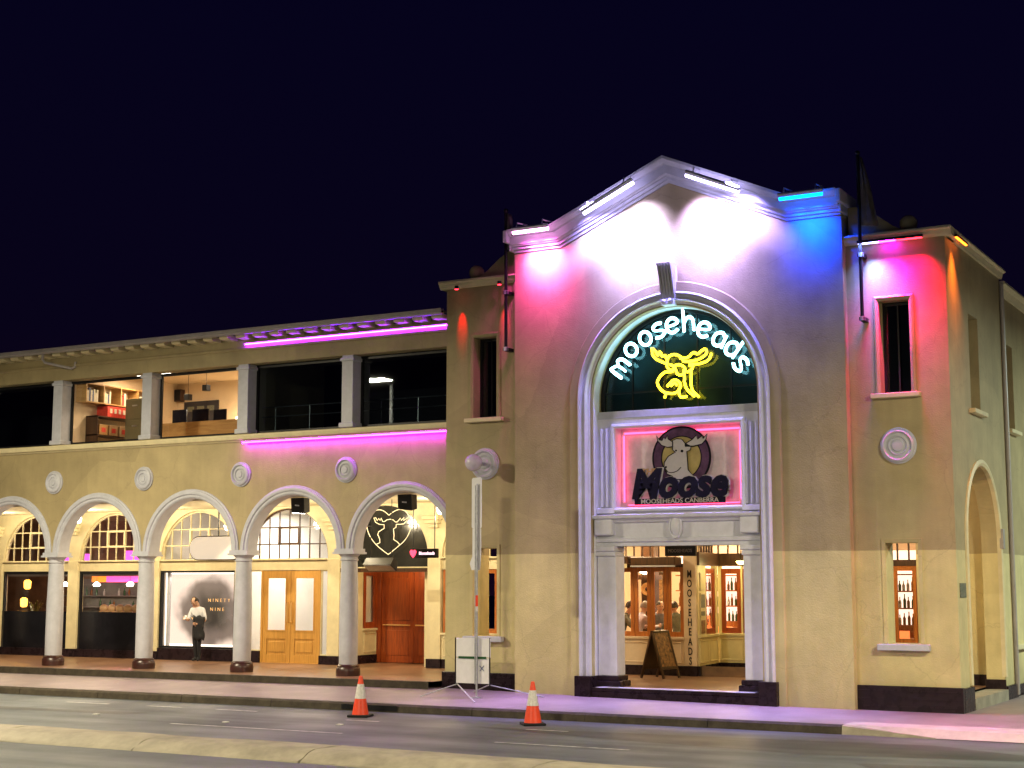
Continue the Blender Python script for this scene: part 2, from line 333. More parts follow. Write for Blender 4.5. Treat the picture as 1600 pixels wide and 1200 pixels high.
def lamp(kind, name, parent, loc, power, col, size=.1, aim=None, spread=None, spot=60, blend=.5, sizey=None):
    d = bpy.data.lights.new(name, kind); d.energy = power; d.color = col
    if kind == 'AREA':
        d.shape = 'RECTANGLE'; d.size = size; d.size_y = sizey or size
        if spread: d.spread = radians(spread)
    elif kind == 'SPOT': d.spot_size = radians(spot); d.spot_blend = blend; d.shadow_soft_size = size
    else: d.shadow_soft_size = size
    o = bpy.data.objects.new(name, d); link(o, parent); o.location = loc
    if aim is not None:
        z = -(Vector(aim) - Vector(loc)).normalized(); ref = Vector((1, 0, 0)) if abs(z.x) < .9 else Vector((0, 1, 0))
        if kind == 'AREA' and sizey is not None and isinstance(sizey, tuple): pass
        xx = (ref - z * ref.dot(z)).normalized(); yy = z.cross(xx)
        o.rotation_euler = Matrix((xx, yy, z)).transposed().to_euler()
    return o
def copy_tree(o, parent=None):
    c = o.copy(); COL.objects.link(c)
    if parent is not None: c.parent = parent; c.matrix_parent_inverse = o.matrix_parent_inverse.copy()
    for ch in o.children: copy_tree(ch, c)
    return c

# ================================================================== GROUND
def sheet(name, m, pts, z, parent=None):
    o = MB().add([(x, y, z) for x, y in pts], [tuple(range(len(pts)))]).build(name, m, parent)
    if parent is None: o['kind'] = 'structure'
    return o
road = sheet('road', 'asphalt', [(-250, -250), (250, -250), (250, 250), (-250, 250)], 0)
def wob(pts, a): return [(x + random.uniform(-a, a), y + random.uniform(-a, a)) for x, y in pts]
sheet('asphalt_patch', 'asphalt_patch', [(-7.2, -5.0), (-3.5, -4.75), (.6, -4.3), (3.0, -5.6), (-.8, -6.4), (-4.0, -5.9)], .004, road)
sheet('asphalt_patch', 'asphalt_patch', [(.2, -7.2), (3.2, -6.5), (5.4, -7.9), (1.6, -8.7)], .004, road)
sheet('asphalt_patch', 'asphalt_patch', [(-20.5, -6.0), (-14.0, -5.6), (-14.2, -6.1), (-20.0, -6.6)], .004, road)
for a, b, y in ((-17.4, -16.2, -4.45), (-15.2, -14.3, -4.42), (-13.4, -12.4, -4.42), (-9.8, -9.1, -5.1), (-6.1, -5.3, -5.1), (-20.6, -19.4, -4.45), (-23.8, -22.6, -4.45)):
    sheet('lane_mark', 'line_paint', [(a, y), (b, y), (b, y + .09), (a, y + .09)], .008, road)
sheet('lane_line', 'line_paint', [(-12.1, -7.2), (-8.4, -7.2), (-8.4, -7.12), (-12.1, -7.12)], .008, road)
sheet('lane_line', 'line_paint', [(-5.5, -7.2), (-3.2, -7.2), (-3.2, -7.12), (-5.5, -7.12)], .008, road)
for x, y in ((-9.35, -5.9), (-11.4, -6.5), (-14.6, -6.4)):
    bx('road_stud', 'reflective_white', road, x - .05, x + .05, y - .05, y + .05, .002, .02, bevel=.008)
# footpath: rises from the kerb to the building, more so on the left
def fz(x, y):
    t = min(1, max(0, (-1.5 - x) / 9.5)); return .15 + (.105 * t) * min(1, max(0, (y + 3.25) / 2.6))
b = MB(); xs = [-60, -40, -30, -24, -18, -14, -11, -9, -7, -5, -3, -1.2]; ys = [-3.1, -2.2, -1.2, -.4, .5]
b.add([(x, y, fz(x, y)) for x in xs for y in ys], [(i * 5 + j, (i + 1) * 5 + j, (i + 1) * 5 + j + 1, i * 5 + j + 1) for i in range(len(xs) - 1) for j in range(4)])
foot = b.build('footpath', 'footpath_paving', kind='structure')
b = MB()
b.add([(-1.2, -2.55, .15), (16, -2.55, .15), (16, .6, .15), (-1.2, .6, .15), (16, 40, .15), (.0, 40, .15), (.0, .6, .15)], [(0, 1, 2, 6, 3), (6, 2, 4, 5)])
b.build('footpath', 'footpath_paving', kind='structure')
# concrete crossing that ramps down to the road
b = MB(); b.add([(-1.2, -2.56, .153), (16, -2.56, .153), (16, -3.55, .012), (.2, -3.3, .012), (-1.2, -3.1, .153)], [(0, 1, 2, 3, 4)])
b.build('crossing_ramp', 'concrete_ramp', kind='structure')
kerb = bpy.data.objects.new('kerb', None); COL.objects.link(kerb); kerb['kind'] = 'structure'
kprof = [(-3.10, -.05), (-3.10, .148), (-3.14, .154), (-3.21, .15), (-3.245, .12), (-3.26, .0), (-3.26, -.05)]
x = -1.2
while x > -58:
    L = 2.35; g = .012; j = random.uniform(-.004, .004)
    m = MB(); m.add([(q, y + j, z) for q in (x - L + g, x) for y, z in kprof], [tuple(range(7)), tuple(range(7, 14))] + [(i, (i + 1) % 7, 7 + (i + 1) % 7, 7 + i) for i in range(7)])
    m.build('kerb_stone', 'kerb_dark', kerb); x -= L
m = MB(); m.add([(-1.19, -3.10, .0), (-1.19, -3.26, .0), (-1.19, -3.24, .14), (-1.19, -3.10, .155), (.35, -3.12, .0), (.35, -3.3, .0), (.35, -3.3, .02), (.35, -3.12, .03)], [(0, 1, 2, 3), (4, 5, 6, 7), (1, 5, 6, 2), (2, 6, 7, 3), (0, 4, 7, 3)])
m.build('kerb_ramp_end', 'concrete_pale', kerb)
bx('drain_grate', 'black_metal', kerb, -11.2, -9.9, -3.275, -3.262, .03, .125)
# median island between the carriageways
med = bpy.data.objects.new('median_island', None); COL.objects.link(med); med['kind'] = 'structure'
mprof = [(-9.72, -.02), (-9.74, .10), (-9.80, .145), (-10.1, .155), (-10.45, .15), (-10.58, .125), (-10.70, .06), (-10.80, .02), (-10.82, -.02)]
x = 10.0; first = True
while x > -40:
    L = random.choice((3.1, 3.6, 4.2)); n = 4; j = random.uniform(-.015, .015); k = len(mprof); m = MB()
    vs = []; 
    for i in range(n + 1):
        q = x - L + .02 + (L - .02) * i / n; bow = -.03 * max(0, q + 8)
        vs += [(q + random.uniform(-.006, .006), y + j + bow + random.uniform(-.012, .012), max(-.02, z + random.uniform(-.008, .008))) for y, z in mprof]
    fs = [tuple(range(k)), tuple(range(n * k, n * k + k))] + [(i * k + q, i * k + (q + 1) % k, (i + 1) * k + (q + 1) % k, (i + 1) * k + q) for i in range(n) for q in range(k)]
    m.add(vs, fs).build('median_segment', 'concrete_pale', med, smooth=True); x -= L

# ================================================================== ENTRANCE TOWER
TX = -5.43
tower = thing('entrance_tower', 'cream corner tower with gabled top, tall arched entrance and coloured light washes', 'tower', (TX, .3, .15))
def T(name, m, *b, **k): return bx(name, m, tower, *b, **k)
# front wall of the two side sections
for x0, x1, wx0, wx1, lx0, lx1 in ((-10.85, -9.0, -10.16, -9.58, -10.17, -9.57), (-1.9, 0, -1.28, -.70, -1.29, -.68)):
    MB().slab(rect(x0, x1, .05, 8.86), [rect(wx0, wx1, 5.98, 7.74), rect(lx0, lx1, 1.36, 3.2)], 0, .5).build('front_wall', 'render_paint', tower)
    w = bx('window', 'black_metal', tower, wx0, wx1, .34, .36, 5.98, 7.74)
    fr = MB(); 
    for q in ((wx0, wx0 + .05, 5.98, 7.74), (wx1 - .05, wx1, 5.98, 7.74), (wx0 + .05, wx1 - .05, 5.98, 6.04), (wx0 + .05, wx1 - .05, 7.68, 7.74), ((wx0 + wx1) / 2 - .015, (wx0 + wx1) / 2 + .015, 6.04, 7.68)):
        fr.box(q[0], q[1], .27, .33, q[2], q[3])
    fr.build('frame', 'black_metal', w); bx('pane', 'glass_dark', w, wx0 + .05, wx1 - .05, .295, .301, 6.04, 7.68)
    sw = MB().sweep([(wx0 - .0, 5.98), (wx0 - .0, 7.74), (wx1, 7.74), (wx1, 5.98)], [(-.005, .03), (.09, .03), (.09, -.03), (.05, -.045), (-.005, -.02)])
    sw.build('architrave', 'render_paint', tower, bevel=.006)
    T('sill', 'trim_cream', wx0 - .17, wx1 + .17, -.13, .1, 5.885, 5.975, bevel=.012)
    T('sill', 'trim_white', lx0 - .17, lx1 + .17, -.14, .12, 1.24, 1.355, bevel=.012)
    MB().sweep([(lx0, 1.36), (lx0, 3.2), (lx1, 3.2), (lx1, 1.36)], [(-.005, .02), (.07, .02), (.07, -.022), (-.005, -.012)]).build('architrave', 'render_paint', tower, bevel=.005)
    # plinth with grooved boards
    T('plinth', 'plinth_dark', x0 - (.05 if x0 < -5 else -.02), x1 + (.05 if x0 > -5 else -.02), -.06, .06, .08, .60, bevel=.012)
    for z in (.22, .36, .5): T('plinth_rail', 'plinth_dark', x0 + .03, x1 - .03, -.072, -.055, z, z + .02)
    # parapet coping
    ov = (x0 - .14, x1) if x0 < -5 else (x0, x1 + .14)
    MB().sweep([(ov[0], 8.86), (ov[1], 8.86)], [(0, .6), (.17, .6), (.17, -.14), (.13, -.15), (.10, -.11), (.05, -.09), (0, -.05)]).build('coping', 'trim_cream', tower)
    c = (wx0 + wx1) / 2 + .01
    MB().lathe((c, 0, 4.99), [(.001, -.09), (.10, -.085), (.12, -.06), (.15, -.06), (.17, -.085), (.20, -.06), (.23, -.055), (.265, -.10), (.30, -.085), (.32, -.04), (.34, -.035), (.34, .02)], 36, 'y').build('roundel', 'trim_white', tower, smooth=True, angle=30)
# scrolls and balls on the parapets
for s in (-1, 1):
    X = lambda d: TX + s * d
    pts = [(X(3.60), 9.03), (X(3.60), 9.62), (X(3.75), 9.62), (X(3.92), 9.56), (X(4.12), 9.44), (X(4.3), 9.30), (X(4.45), 9.18), (X(4.6), 9.10), (X(4.75), 9.06), (X(4.75), 9.03)]
    MB().slab(pts, [], .05, .34).build('parapet_scroll', 'render_paint', tower)
    MB().ball((X(4.72 if s > 0 else 4.78), .2, 9.21), .17, 18).build('parapet_ball', 'render_paint', tower, smooth=True)
# gabled centre bay
ao = [(-7.23, .05)] + arc(TX, 6.2, 1.79, 180, 0, 36)[0:] + [(-3.63, .05)]
ao = [(TX - 1.79, .05)] + arc(TX, 6.2, 1.79, 180, 0, 36) + [(TX + 1.79, .05)]
out = [(-9.02, .05)] + ao + [(-1.88, .05), (-1.88, 9.46), (-2.96, 9.46), (TX, 10.55), (-7.9, 9.46), (-9.02, 9.46)]
MB().slab(out, [], -.22, .52).build('gable_wall', 'render_paint', tower)
# raised outer margin of the arch (flat band) and mouldings
jp = [(TX - 1.79, .62)] + arc(TX, 6.2, 1.79, 180, 0, 44) + [(TX + 1.79, .62)]
MB().sweep(jp, [(.28, -.20), (.28, -.29), (.46, -.29), (.48, -.26), (.48, -.20)]).build('arch_band', 'render_paint', tower, smooth=True, angle=35)
MB().sweep(jp, [(-.02, .10), (-.02, -.12), (.015, -.15), (.03, -.22), (.055, -.24), (.075, -.24), (.085, -.30), (.105, -.33), (.125, -.30), (.135, -.27), (.20, -.27), (.215, -.33), (.24, -.35), (.265, -.33), (.28, -.28), (.28, .10)]).build('arch_moulding', 'trim_white_lit', tower, smooth=True, angle=30)
for s in (-1, 1):
    xa, xb = sorted((TX + s * 1.765, TX + s * 2.12))
    T('arch_base', 'plinth_dark', xa, xb, -.42, .12, .10, .62, bevel=.012)
    xa, xb = sorted((TX + s * 2.12, TX + s * 2.27)); T('band_foot', 'render_paint', xa + .005, xb, -.295, -.2, .10, .62)
    xa, xb = sorted((TX + s * 2.30, TX + s * 2.33))
# keystone: fluted console
ks = MB()
for i in range(5):
    a = -.155 + .062 * i
    ks.slab([(-.62, 8.80), (-.55, 8.76), (-.47, 8.55), (-.40, 8.30), (-.36, 8.10), (-.2, 8.10), (-.2, 8.80)], [], TX + a + .004, TX + a + .054 - .006, 'yz')
ks.box(TX - .15, TX + .15, -.36, -.2, 8.12, 8.76)
ks.build('keystone', 'trim_white_lit', tower)
kf = MB(); kf.box(TX - .13, TX + .13, -.43, -.2, 7.98, 8.10); kf.ball((TX - .07, -.42, 8.05), .05); kf.ball((TX + .07, -.42, 8.05), .05); kf.build('keystone_foot', 'trim_white_lit', tower, smooth=True)
# gable cornice (follows the roofline)
gp = [(-9.02, 9.44), (-7.9, 9.44), (TX, 10.52), (-2.96, 9.44), (-1.88, 9.44)]
MB().sweep(gp, [(0, -.20), (0, -.26), (.05, -.28), (.055, -.32), (.11, -.33), (.115, -.37), (.14, -.39), (.15, -.42), (.31, -.44), (.32, -.50), (.345, -.52), (.38, -.56), (.40, -.58), (.45, -.58), (.45, .54), (.05, .54), (.05, -.20)]).build('cornice', 'trim_white', tower, smooth=True, angle=30)
for s, xe in ((-1, -9.02), (1, -1.88)):
    x0, x1 = sorted((xe, xe + s * .10)); T('cornice_return', 'trim_white', x0, x1, -.58, .5, 9.62, 9.88, bevel=.02)
    x0, x1 = sorted((xe, xe + s * .05)); T('cornice_return', 'trim_white', x0, x1, -.40, .5, 9.46, 9.62, bevel=.02)
# infill of the arch: tympanum window, transom with sign recess, lintel, pilasters
tw = bx('tympanum_window', 'trim_white', tower, TX - 1.78, TX + 1.78, .02, .42, 5.80, 5.95, bevel=.01)
frm = MB(); zz = lambda xx: 6.2 + sqrt(max(0, 1.77 ** 2 - (xx - TX) ** 2))
cols = [-1.73, -1.08, -.36, .36, 1.08, 1.73]; hz = [5.95, 6.35, 8.0]
for c in cols[1:-1]: frm.box(TX + c - .014, TX + c + .014, .24, .29, 5.95, zz(TX + c) - .01)
frm.box(TX - 1.75, TX + 1.75, .245, .285, 6.33, 6.36)
frm.sweep([(TX - 1.77, 5.96)] + arc(TX, 6.2, 1.77, 180, 0, 40) + [(TX + 1.77, 5.96)], [(0, .2), (0, .32), (-.06, .32), (-.06, .2)])
frm.build('frame', 'black_metal', tw)
for i in range(5):
    for z0, z1 in ((5.955, 6.33), (6.36, 9)):
        u = [TX + cols[i] + .014 + (cols[i + 1] - cols[i] - .028) * k / 8 for k in range(9)]
        top = [(a, min(z1, zz(a) - .06)) for a in u]; top = [p for p in top if p[1] > z0 + .01]
        if len(top) > 1: MB().slab([(top[0][0], z0), (top[-1][0], z0)] + top[::-1], [], .262, .268).build('pane', 'glass_green', tw)
T('tympanum_backing', 'tymp_back', TX - 1.9, TX + 1.9, .56, .60, 5.5, 8.2)
MB().slab(rect(TX - 1.79, TX + 1.79, 3.20, 5.82), [rect(-6.79, -4.07, 3.97, 5.60)], .03, .40).build('transom_wall', 'trim_white_lit', tower)
MB().sweep([(-6.79, 3.97), (-4.07, 3.97), (-4.07, 5.60), (-6.79, 5.60)], [(.006, .275), (.006, -.03), (-.03, -.06), (-.07, -.05), (-.09, .035)], closed=True).build('panel_moulding', 'trim_white_lit', tower)
T('panel_back', 'sign_ground', -6.80, -4.06, .28, .36, 3.96, 5.61)
for s in (-1, 1):   # small fluted strips beside the panel
    c = TX + s * 1.57
    for q in (-.11, 0, .11): MB().sweep([(c + q - .035, 4.0), (c + q - .035, 5.6)], [(0, .04), (0, .0), (-.035, -.025), (-.07, .0), (-.07, .04)]).build('flute', 'trim_white_lit', tower)
    T('strip_cap', 'trim_white_lit', c - .2, c + .2, -.06, .05, 3.86, 3.97, bevel=.015)
# lintel entablature
MB().sweep([(TX - 1.79, 3.20), (TX + 1.79, 3.20)], [(0, .36), (0, -.02), (.08, -.03), (.09, -.07), (.16, -.08), (.17, -.05), (.46, -.06), (.48, -.11), (.53, -.14), (.56, -.22), (.62, -.24), (.64, -.05), (.64, .36)]).build('lintel', 'trim_white_lit', tower)
for s in (-1, 1):
    x0, x1 = sorted((TX + s * 1.35, TX + s * 1.78)); c = (x0 + x1) / 2
    T('console', 'trim_white_lit', c - .2, c + .2, -.2, -.03, 3.42, 3.74, bevel=.03)
    T('pilaster', 'trim_white_lit', x0 + .02, x1, -.05, .36, .62, 3.0, bevel=.012)
    T('capital', 'trim_white_lit', x0 - .03, x1, -.12, .40, 3.10, 3.20, bevel=.02); T('capital', 'trim_white_lit', x0, x1, -.09, .38, 3.0, 3.10, bevel=.02)
    xa, xb = (x0, x1 + .10) if s < 0 else (x0 - .10, x1)
    T('pilaster_base', 'plinth_dark', xa, xb, -.12, .42, .40, .52, bevel=.02); T('pilaster_base', 'plinth_dark', (xa + x0) / 2, (xb + x1) / 2, -.10, .40, .52, .62, bevel=.02)
    # fluted face of the jamb
    cj = TX + s * 1.95
# shield on the lintel
MB().lathe((0, 0, 0), [(.001, -.10), (.10, -.09), (.15, -.05), (.165, -.07), (.185, -.07), (.20, .0)], 24, 'y').build('shield', 'trim_white_lit', tower, smooth=True, xf=Matrix.Translation((TX, -.1, 3.58)) @ Matrix.Diagonal((.68, 1, 1.3, 1)))
# step
MB().sweep([(TX - 1.78, .10), (TX + 1.78, .10)], [(0, 0), (0, -.36), (.22, -.36), (.24, -.38), (.30, -.38), (.30, 0)]).build('entrance_step', 'plinth_dark', tower)
T('step_nosing', 'trim_white', TX - 1.66, TX + 1.66, -.385, -.10, .401, .408)
# side wall with arch
sa = [(.85, .05)] + arc(2.28, 3.3, 1.43, 180, 0, 24) + [(3.71, .05)]
MB().slab([(.501, .05)] + sa + [(4.7, .05), (4.7, 8.86), (.501, 8.86)], [rect(1.66, 2.46, 5.80, 7.66)], -.36, 0, 'yz').build('side_wall', 'render_paint', tower)
MB().sweep([(.85, .6)] + arc(2.28, 3.3, 1.43, 180, 0, 24) + [(3.71, .6)], [(-.006, -.05), (-.006, .03), (.05, .05), (.12, .03), (.12, -.05)], 'yz').build('arch_moulding', 'trim_cream', tower)
w = bx('window', 'black_metal', tower, -.34, -.32, 1.66, 2.46, 5.8, 7.66)
bx('pane', 'glass_dark', w, -.28, -.274, 1.68, 2.44, 5.82, 7.64)
T('sill', 'trim_cream', -.1, .12, 1.5, 2.6, 5.70, 5.79, bevel=.012)
T('plinth', 'plinth_dark', -.05, .055, .06, .84, .08, .58, bevel=.012); T('plinth', 'plinth_dark', -.05, .055, 3.73, 4.7, .08, .42, bevel=.012)
MB().sweep([(.13, 8.86), (4.75, 8.86)], [(0, -.6), (.19, -.6), (.19, .12), (.14, .14), (.11, .08), (0, .05)], 'yz').build('coping', 'trim_cream', tower)
T('arch_reveal_base', 'plinth_dark', -.38, .02, 3.69, 3.72, .36, .55)
# porch shell
T('porch_ceiling', 'ceiling_cream', -10.8, -.36, .52, 4.1, 4.45, 4.6)
T('pier', 'render_paint', -10.85, -10.35, .5, 1.0, .05, 4.45); T('pier_base', 'plinth_dark', -10.9, -10.30, .48, 1.05, .1, .6)
T('wall_above_porch', 'render_paint', -10.85, -10.4, .5, 4.7, 4.6, 8.86)
T('tower_roof', 'roof_sheet', -10.84, -.01, .5, 4.69, 8.70, 8.84)
# roof ridge behind the gable
MB().slab([(-8.8, 8.85), (-2.1, 8.85), (-2.1, 9.35), (TX, 10.4), (-8.8, 9.35)], [], .52, 4.6).build('gable_roof', 'roof_sheet', tower)
# downpipe
MB().tube([(.05, 4.66, .2), (.05, 4.66, 8.8)], .045).build('downpipe', 'gutter_paint', tower)
# street number plate on the corner, small box on side wall
pl = T('wall_plate', 'poster_grey', .004, .014, .16, .62, 2.2, 2.46)
T('alarm_box', 'gutter_paint', .0, .08, 3.70, 3.86, 3.15, 3.55, bevel=.01)

# ---- porch back wall: pub front
PB = 4.1
def sash(parent, x0, x1, z0, z1, y, m='timber_orange', fw=.085, gl='glass', name='window', xf=None, bot=None):
    fr = MB(); bo = bot or fw * 1.3
    fr.box(x0, x0 + fw, y, y + .06, z0, z1); fr.box(x1 - fw, x1, y, y + .06, z0, z1); fr.box(x0 + fw, x1 - fw, y, y + .06, z0, z0 + bo); fr.box(x0 + fw, x1 - fw, y, y + .06, z1 - fw * 1.2, z1)
    w = fr.build(name, m, parent, bevel=.006, xf=xf)
    bx('pane', gl, w, x0 + fw, x1 - fw, y + .027, y + .033, z0 + bo, z1 - fw * 1.2, xf=xf); return w
def panelled(parent, x0, x1, z0, z1, y, m, n=1, xf=None):
    p = MB(); p.box(x0, x1, y, y + .12, z0, z1); o = p.build('dado', m, parent, xf=xf)
    d = (x1 - x0) / n
    for i in range(n):
        a, b_ = x0 + d * i + .08, x0 + d * (i + 1) - .08
        MB().sweep([(a, z0 + .09), (b_, z0 + .09), (b_, z1 - .09), (a, z1 - .09)], [(0, y + .005), (0, y - .012), (-.02, y - .02), (-.035, y + .005)], closed=True).build('dado_panel', m, o, xf=xf)
    bx('dado_cap', m, o, x0 - .01, x1 + .01, y - .045, y + .12, z1, z1 + .06, bevel=.01, xf=xf)
    return o
xs = [-10.36 + .412 * i for i in range(9)]
for i in range(8): sash(tower, xs[i] + .004, xs[i + 1] - .004, 1.26, 2.82, PB)
panelled(tower, -10.38, -7.07, .62, 1.20, PB - .03, 'paint_pillar', 4)
T('pub_plinth', 'plinth_dark', -10.4, -6.74, PB - .06, PB + .1, .40, .62, bevel=.01)
T('letter_pillar', 'paint_pillar', -7.06, -6.75, PB - .05, PB + .14, .62, 4.45, bevel=.012)
for i, ch in enumerate('MOOSEHEADS'): text('letter', ch, .235, 'text_dark', tower, (-6.905, PB - .055, 2.66 - .215 * i), .62, .004, .004)
# transom lights above the awning
tl = T('transom_frame', 'timber_dark', -10.38, -7.07, PB - .01, PB + .08, 2.82, 2.90)
for i in range(17):
    q = -10.36 + .206 * i; bx('muntin', 'timber_dark', tl, q - .012, q + .012, PB + .01, PB + .05, 2.90, 4.4)
bx('muntin', 'timber_dark', tl, -10.36, -7.07, PB + .012, PB + .048, 3.72, 3.745)
for i in range(16):
    q = -10.36 + .206 * i; bx('pane', 'glass', tl, q + .012, q + .194, PB + .028, PB + .034, 2.90, 4.4)
# awning cassette
T('awning_case', 'timber_dark', -8.18, -7.08, PB - .45, PB - .06, 2.86, 3.05, bevel=.02); T('awning_case', 'timber_dark', -9.6, -8.22, PB - .5, PB - .06, 2.90, 3.08, bevel=.02)
T('awning_valance', 'trim_cream', -9.6, -8.24, PB - .505, PB - .49, 2.80, 2.90); T('awning_bar', 'trim_white', -8.18, -7.08, PB - .46, PB - .44, 2.825, 2.86)
# splayed entrance wall A and end wall B (yellow-lit)
def frame_between(p, q):
    d = Vector((q[0] - p[0], q[1] - p[1], 0)); a = math.atan2(d.y, d.x)
    return Matrix.Translation((p[0], p[1], 0)) @ Matrix.Rotation(a, 4, 'Z'), d.length
XA, LA = frame_between((-6.75, 4.12), (-7.0, 6.0))
XB, LB = frame_between((-7.0, 6.0), (-5.0, 6.12))
for xf, L, cols_ in ((XA, LA, ((.72, 1.62),)), (XB, LB, ((.08, .56),))):
    for a, b_ in cols_: sash(tower, a, b_, 1.30, 2.80, .0, 'timber_red', .10, xf=xf)
    e_ = cols_[0]
    for a, b_ in ((0, e_[0]), (e_[1], e_[1] + (.2 if xf is XA else .04))): bx('wall_post', 'paint_yellow', tower, a, min(b_, L), -.01, .10, .62, 2.86, xf=xf)
    panelled(tower, .0, min(L, e_[1] + .1), .62, 1.24, -.03, 'paint_yellow', 1 if xf is XB else 2, xf=xf)
    bx('pub_plinth', 'plinth_dark', tower, .0, min(L, e_[1] + .1), -.05, .06, .40, .62, xf=xf)
    bx('beam', 'timber_dark', tower, 0, L, -.06, .12, 2.86, 3.16, xf=xf)
    bx('transom_wall', 'timber_dark', tower, 0, L, .0, .06, 3.9, 4.45, xf=xf)
    for k in range(int(L / .24)): bx('muntin', 'timber_dark', tower, k * .24, k * .24 + .03, .0, .05, 3.16, 3.9, xf=xf)
# red entrance leaf beyond wall B
d = bx('entrance_door', 'timber_red', tower, .60, 1.30, .02, .08, .41, 2.80, xf=XB, bevel=.008)
for z0, z1 in ((.6, 1.2), (1.4, 2.6)): bx('door_panel', 'timber_red', d, .70, 1.20, -.005, .03, z0, z1, bevel=.02, xf=XB)
bx('alcove_wall', 'paint_yellow', tower, 1.30, LB, .0, .1, .4, 2.86, xf=XB)
T('alcove_side_wall', 'paint_yellow', -4.98, -4.85, 4.1, 6.15, .4, 4.45); 
# right part of pub front, seen through the slot window
for i in range(6): sash(tower, -4.8 + .5 * i, -4.8 + .5 * i + .49, 1.20, 2.82, PB)
T('porch_wall', 'render_paint', -1.79, -.37, PB - .04, PB + .14, .62, 4.45); T('dado', 'paint_pillar', -4.85, -1.79, PB - .03, PB + .12, .62, 1.20); T('pub_plinth', 'plinth_dark', -4.85, -.37, PB - .06, PB + .1, .4, .62)
tl = T('transom_frame', 'timber_dark', -4.85, -1.79, PB - .01, PB + .08, 2.82, 2.95)
for i in range(13): bx('muntin', 'timber_dark', tl, -4.85 + .24 * i, -4.82 + .24 * i, PB, PB + .05, 2.95, 4.42)
bx('pane', 'glass', tl, -4.85, -1.79, PB + .03, PB + .035, 2.95, 4.42)
# posters on wall A post
for z0, z1, mm in ((2.30, 2.70, 'paint_yellow'), (1.88, 2.24, 'poster_grey'), (1.70, 1.86, 'poster_grey'), (1.30, 1.66, 'poster_art')):
    o = bx('notice_frame', 'trim_cream', None, .16, .56, -.035, -.012, z0, z1, xf=XA)
    bx('notice_sheet', mm, o, .19, .53, -.039, -.034, z0 + .03, z1 - .03, xf=XA)
    nm = {2.30: 'blank yellow framed notice, topmost on the yellow entrance post', 1.88: 'tall grey framed notice second from the top on the yellow entrance post', 1.70: 'small squat grey framed notice third down on the yellow entrance post', 1.30: 'brown framed notice lowest on the yellow entrance post'}[z0]
    tag(o, nm, 'notice', 'notices on the entrance post')
# ---- pub interior
T('pub_back_wall', 'room_cream', -10.85, -.7, 9.3, 9.4, .3, 4.6); T('pub_ceiling', 'room_cream', -10.85, -.7, 4.2, 9.4, 4.46, 4.56)
T('pub_left_wall', 'room_cream', -10.85, -10.4, 4.0, 9.4, .4, 4.6); T('pub_right_wall', 'room_brown', -.75, -.68, 4.3, 9.4, .3, 4.6); T('pub_floor', 'floor_tile', -10.85, -.7, 4.2, 9.4, .30, .39)
MB().slab(rect(-10.4, -.7, .40, .62), [], PB + .1, PB + .14).build('pub_front_base', 'room_brown', tower)

# ================================================================== ARCADE WING
wing = thing('arcade_wing', 'two-storey cream wing with round arches, white columns and upper windows', 'building', (-20, .5, .4))
def A(name, m, *b, **k): return bx(name, m, wing, *b, **k)
CX = [-13.70 - 3.04 * i for i in range(-1, 8)]      # column lines (first one hidden behind the tower)
BC = [-12.18 - 3.04 * i for i in range(8)]          # bay centres
XL = CX[-1] - .3
R = 1.285; ZS = 3.22
bot = []
pts = [(XL, ZS)]
for c in reversed(BC): pts += [(c - R, ZS)] + arc(c, ZS, R, 180, 0, 22)[1:-1] + [(c + R, ZS)]
pts += [(-10.86, ZS), (-10.86, 8.28), (XL, 8.28)]
MB().slab(pts, [rect(c - 1.37, c + 1.37, 5.98, 7.66) if c < -12.5 else rect(c - 1.37, -10.87, 5.98, 7.66) for c in BC], .30, .64).build('front_wall', 'render_paint', wing)
for c in BC:
    MB().sweep([(c - R, ZS)] + arc(c, ZS, R, 180, 0, 28)[1:-1] + [(c + R, ZS)], [(-.012, .5), (-.012, .29), (.02, .262), (.07, .262), (.085, .235), (.13, .225), (.16, .235), (.175, .262), (.205, .272), (.222, .30), (.222, .5)] if False else [(-.012, .64), (-.012, .29), (.02, .262), (.07, .262), (.085, .235), (.13, .225), (.16, .235), (.175, .262), (.205, .272), (.215, .31), (.0, .32), (.0, .64)], caps=False).build('archivolt', 'trim_white', wing, smooth=True, angle=35)
for c in CX[1:]:
    col_ = MB(); col_.lathe((c, .47, 0), [(.205, .64), (.21, .66), (.215, 1.2), (.212, 1.9), (.195, 2.6), (.182, 2.98)], 24); sh = col_.build('column', 'trim_white', wing, smooth=True)
    cp = MB(); cp.lathe((c, .47, 0), [(.182, 2.96), (.205, 2.975), (.205, 3.0), (.188, 3.015), (.19, 3.05), (.22, 3.08), (.25, 3.12)], 24); cp.box(c - .285, c + .285, .20, .74, 3.115, 3.16); cp.box(c - .26, c + .26, .23, .71, 3.16, 3.235); cp.build('capital', 'trim_white', sh, smooth=True, angle=35)
    bs = MB(); bs.lathe((c, .47, 0), [(.27, .38), (.275, .50), (.27, .56), (.245, .60), (.25, .625), (.215, .655)], 24); bs.build('column_base', 'base_maroon', sh, smooth=True, angle=35)
for c in CX[1:]:
    MB().lathe((c, .30, 5.02), [(.001, -.085), (.07, -.08), (.085, -.055), (.115, -.055), (.13, -.08), (.16, -.055), (.19, -.05), (.22, -.095), (.255, -.08), (.275, -.04), (.295, -.035), (.295, .02)], 32, 'y').build('roundel', 'trim_white', wing, smooth=True, angle=30)
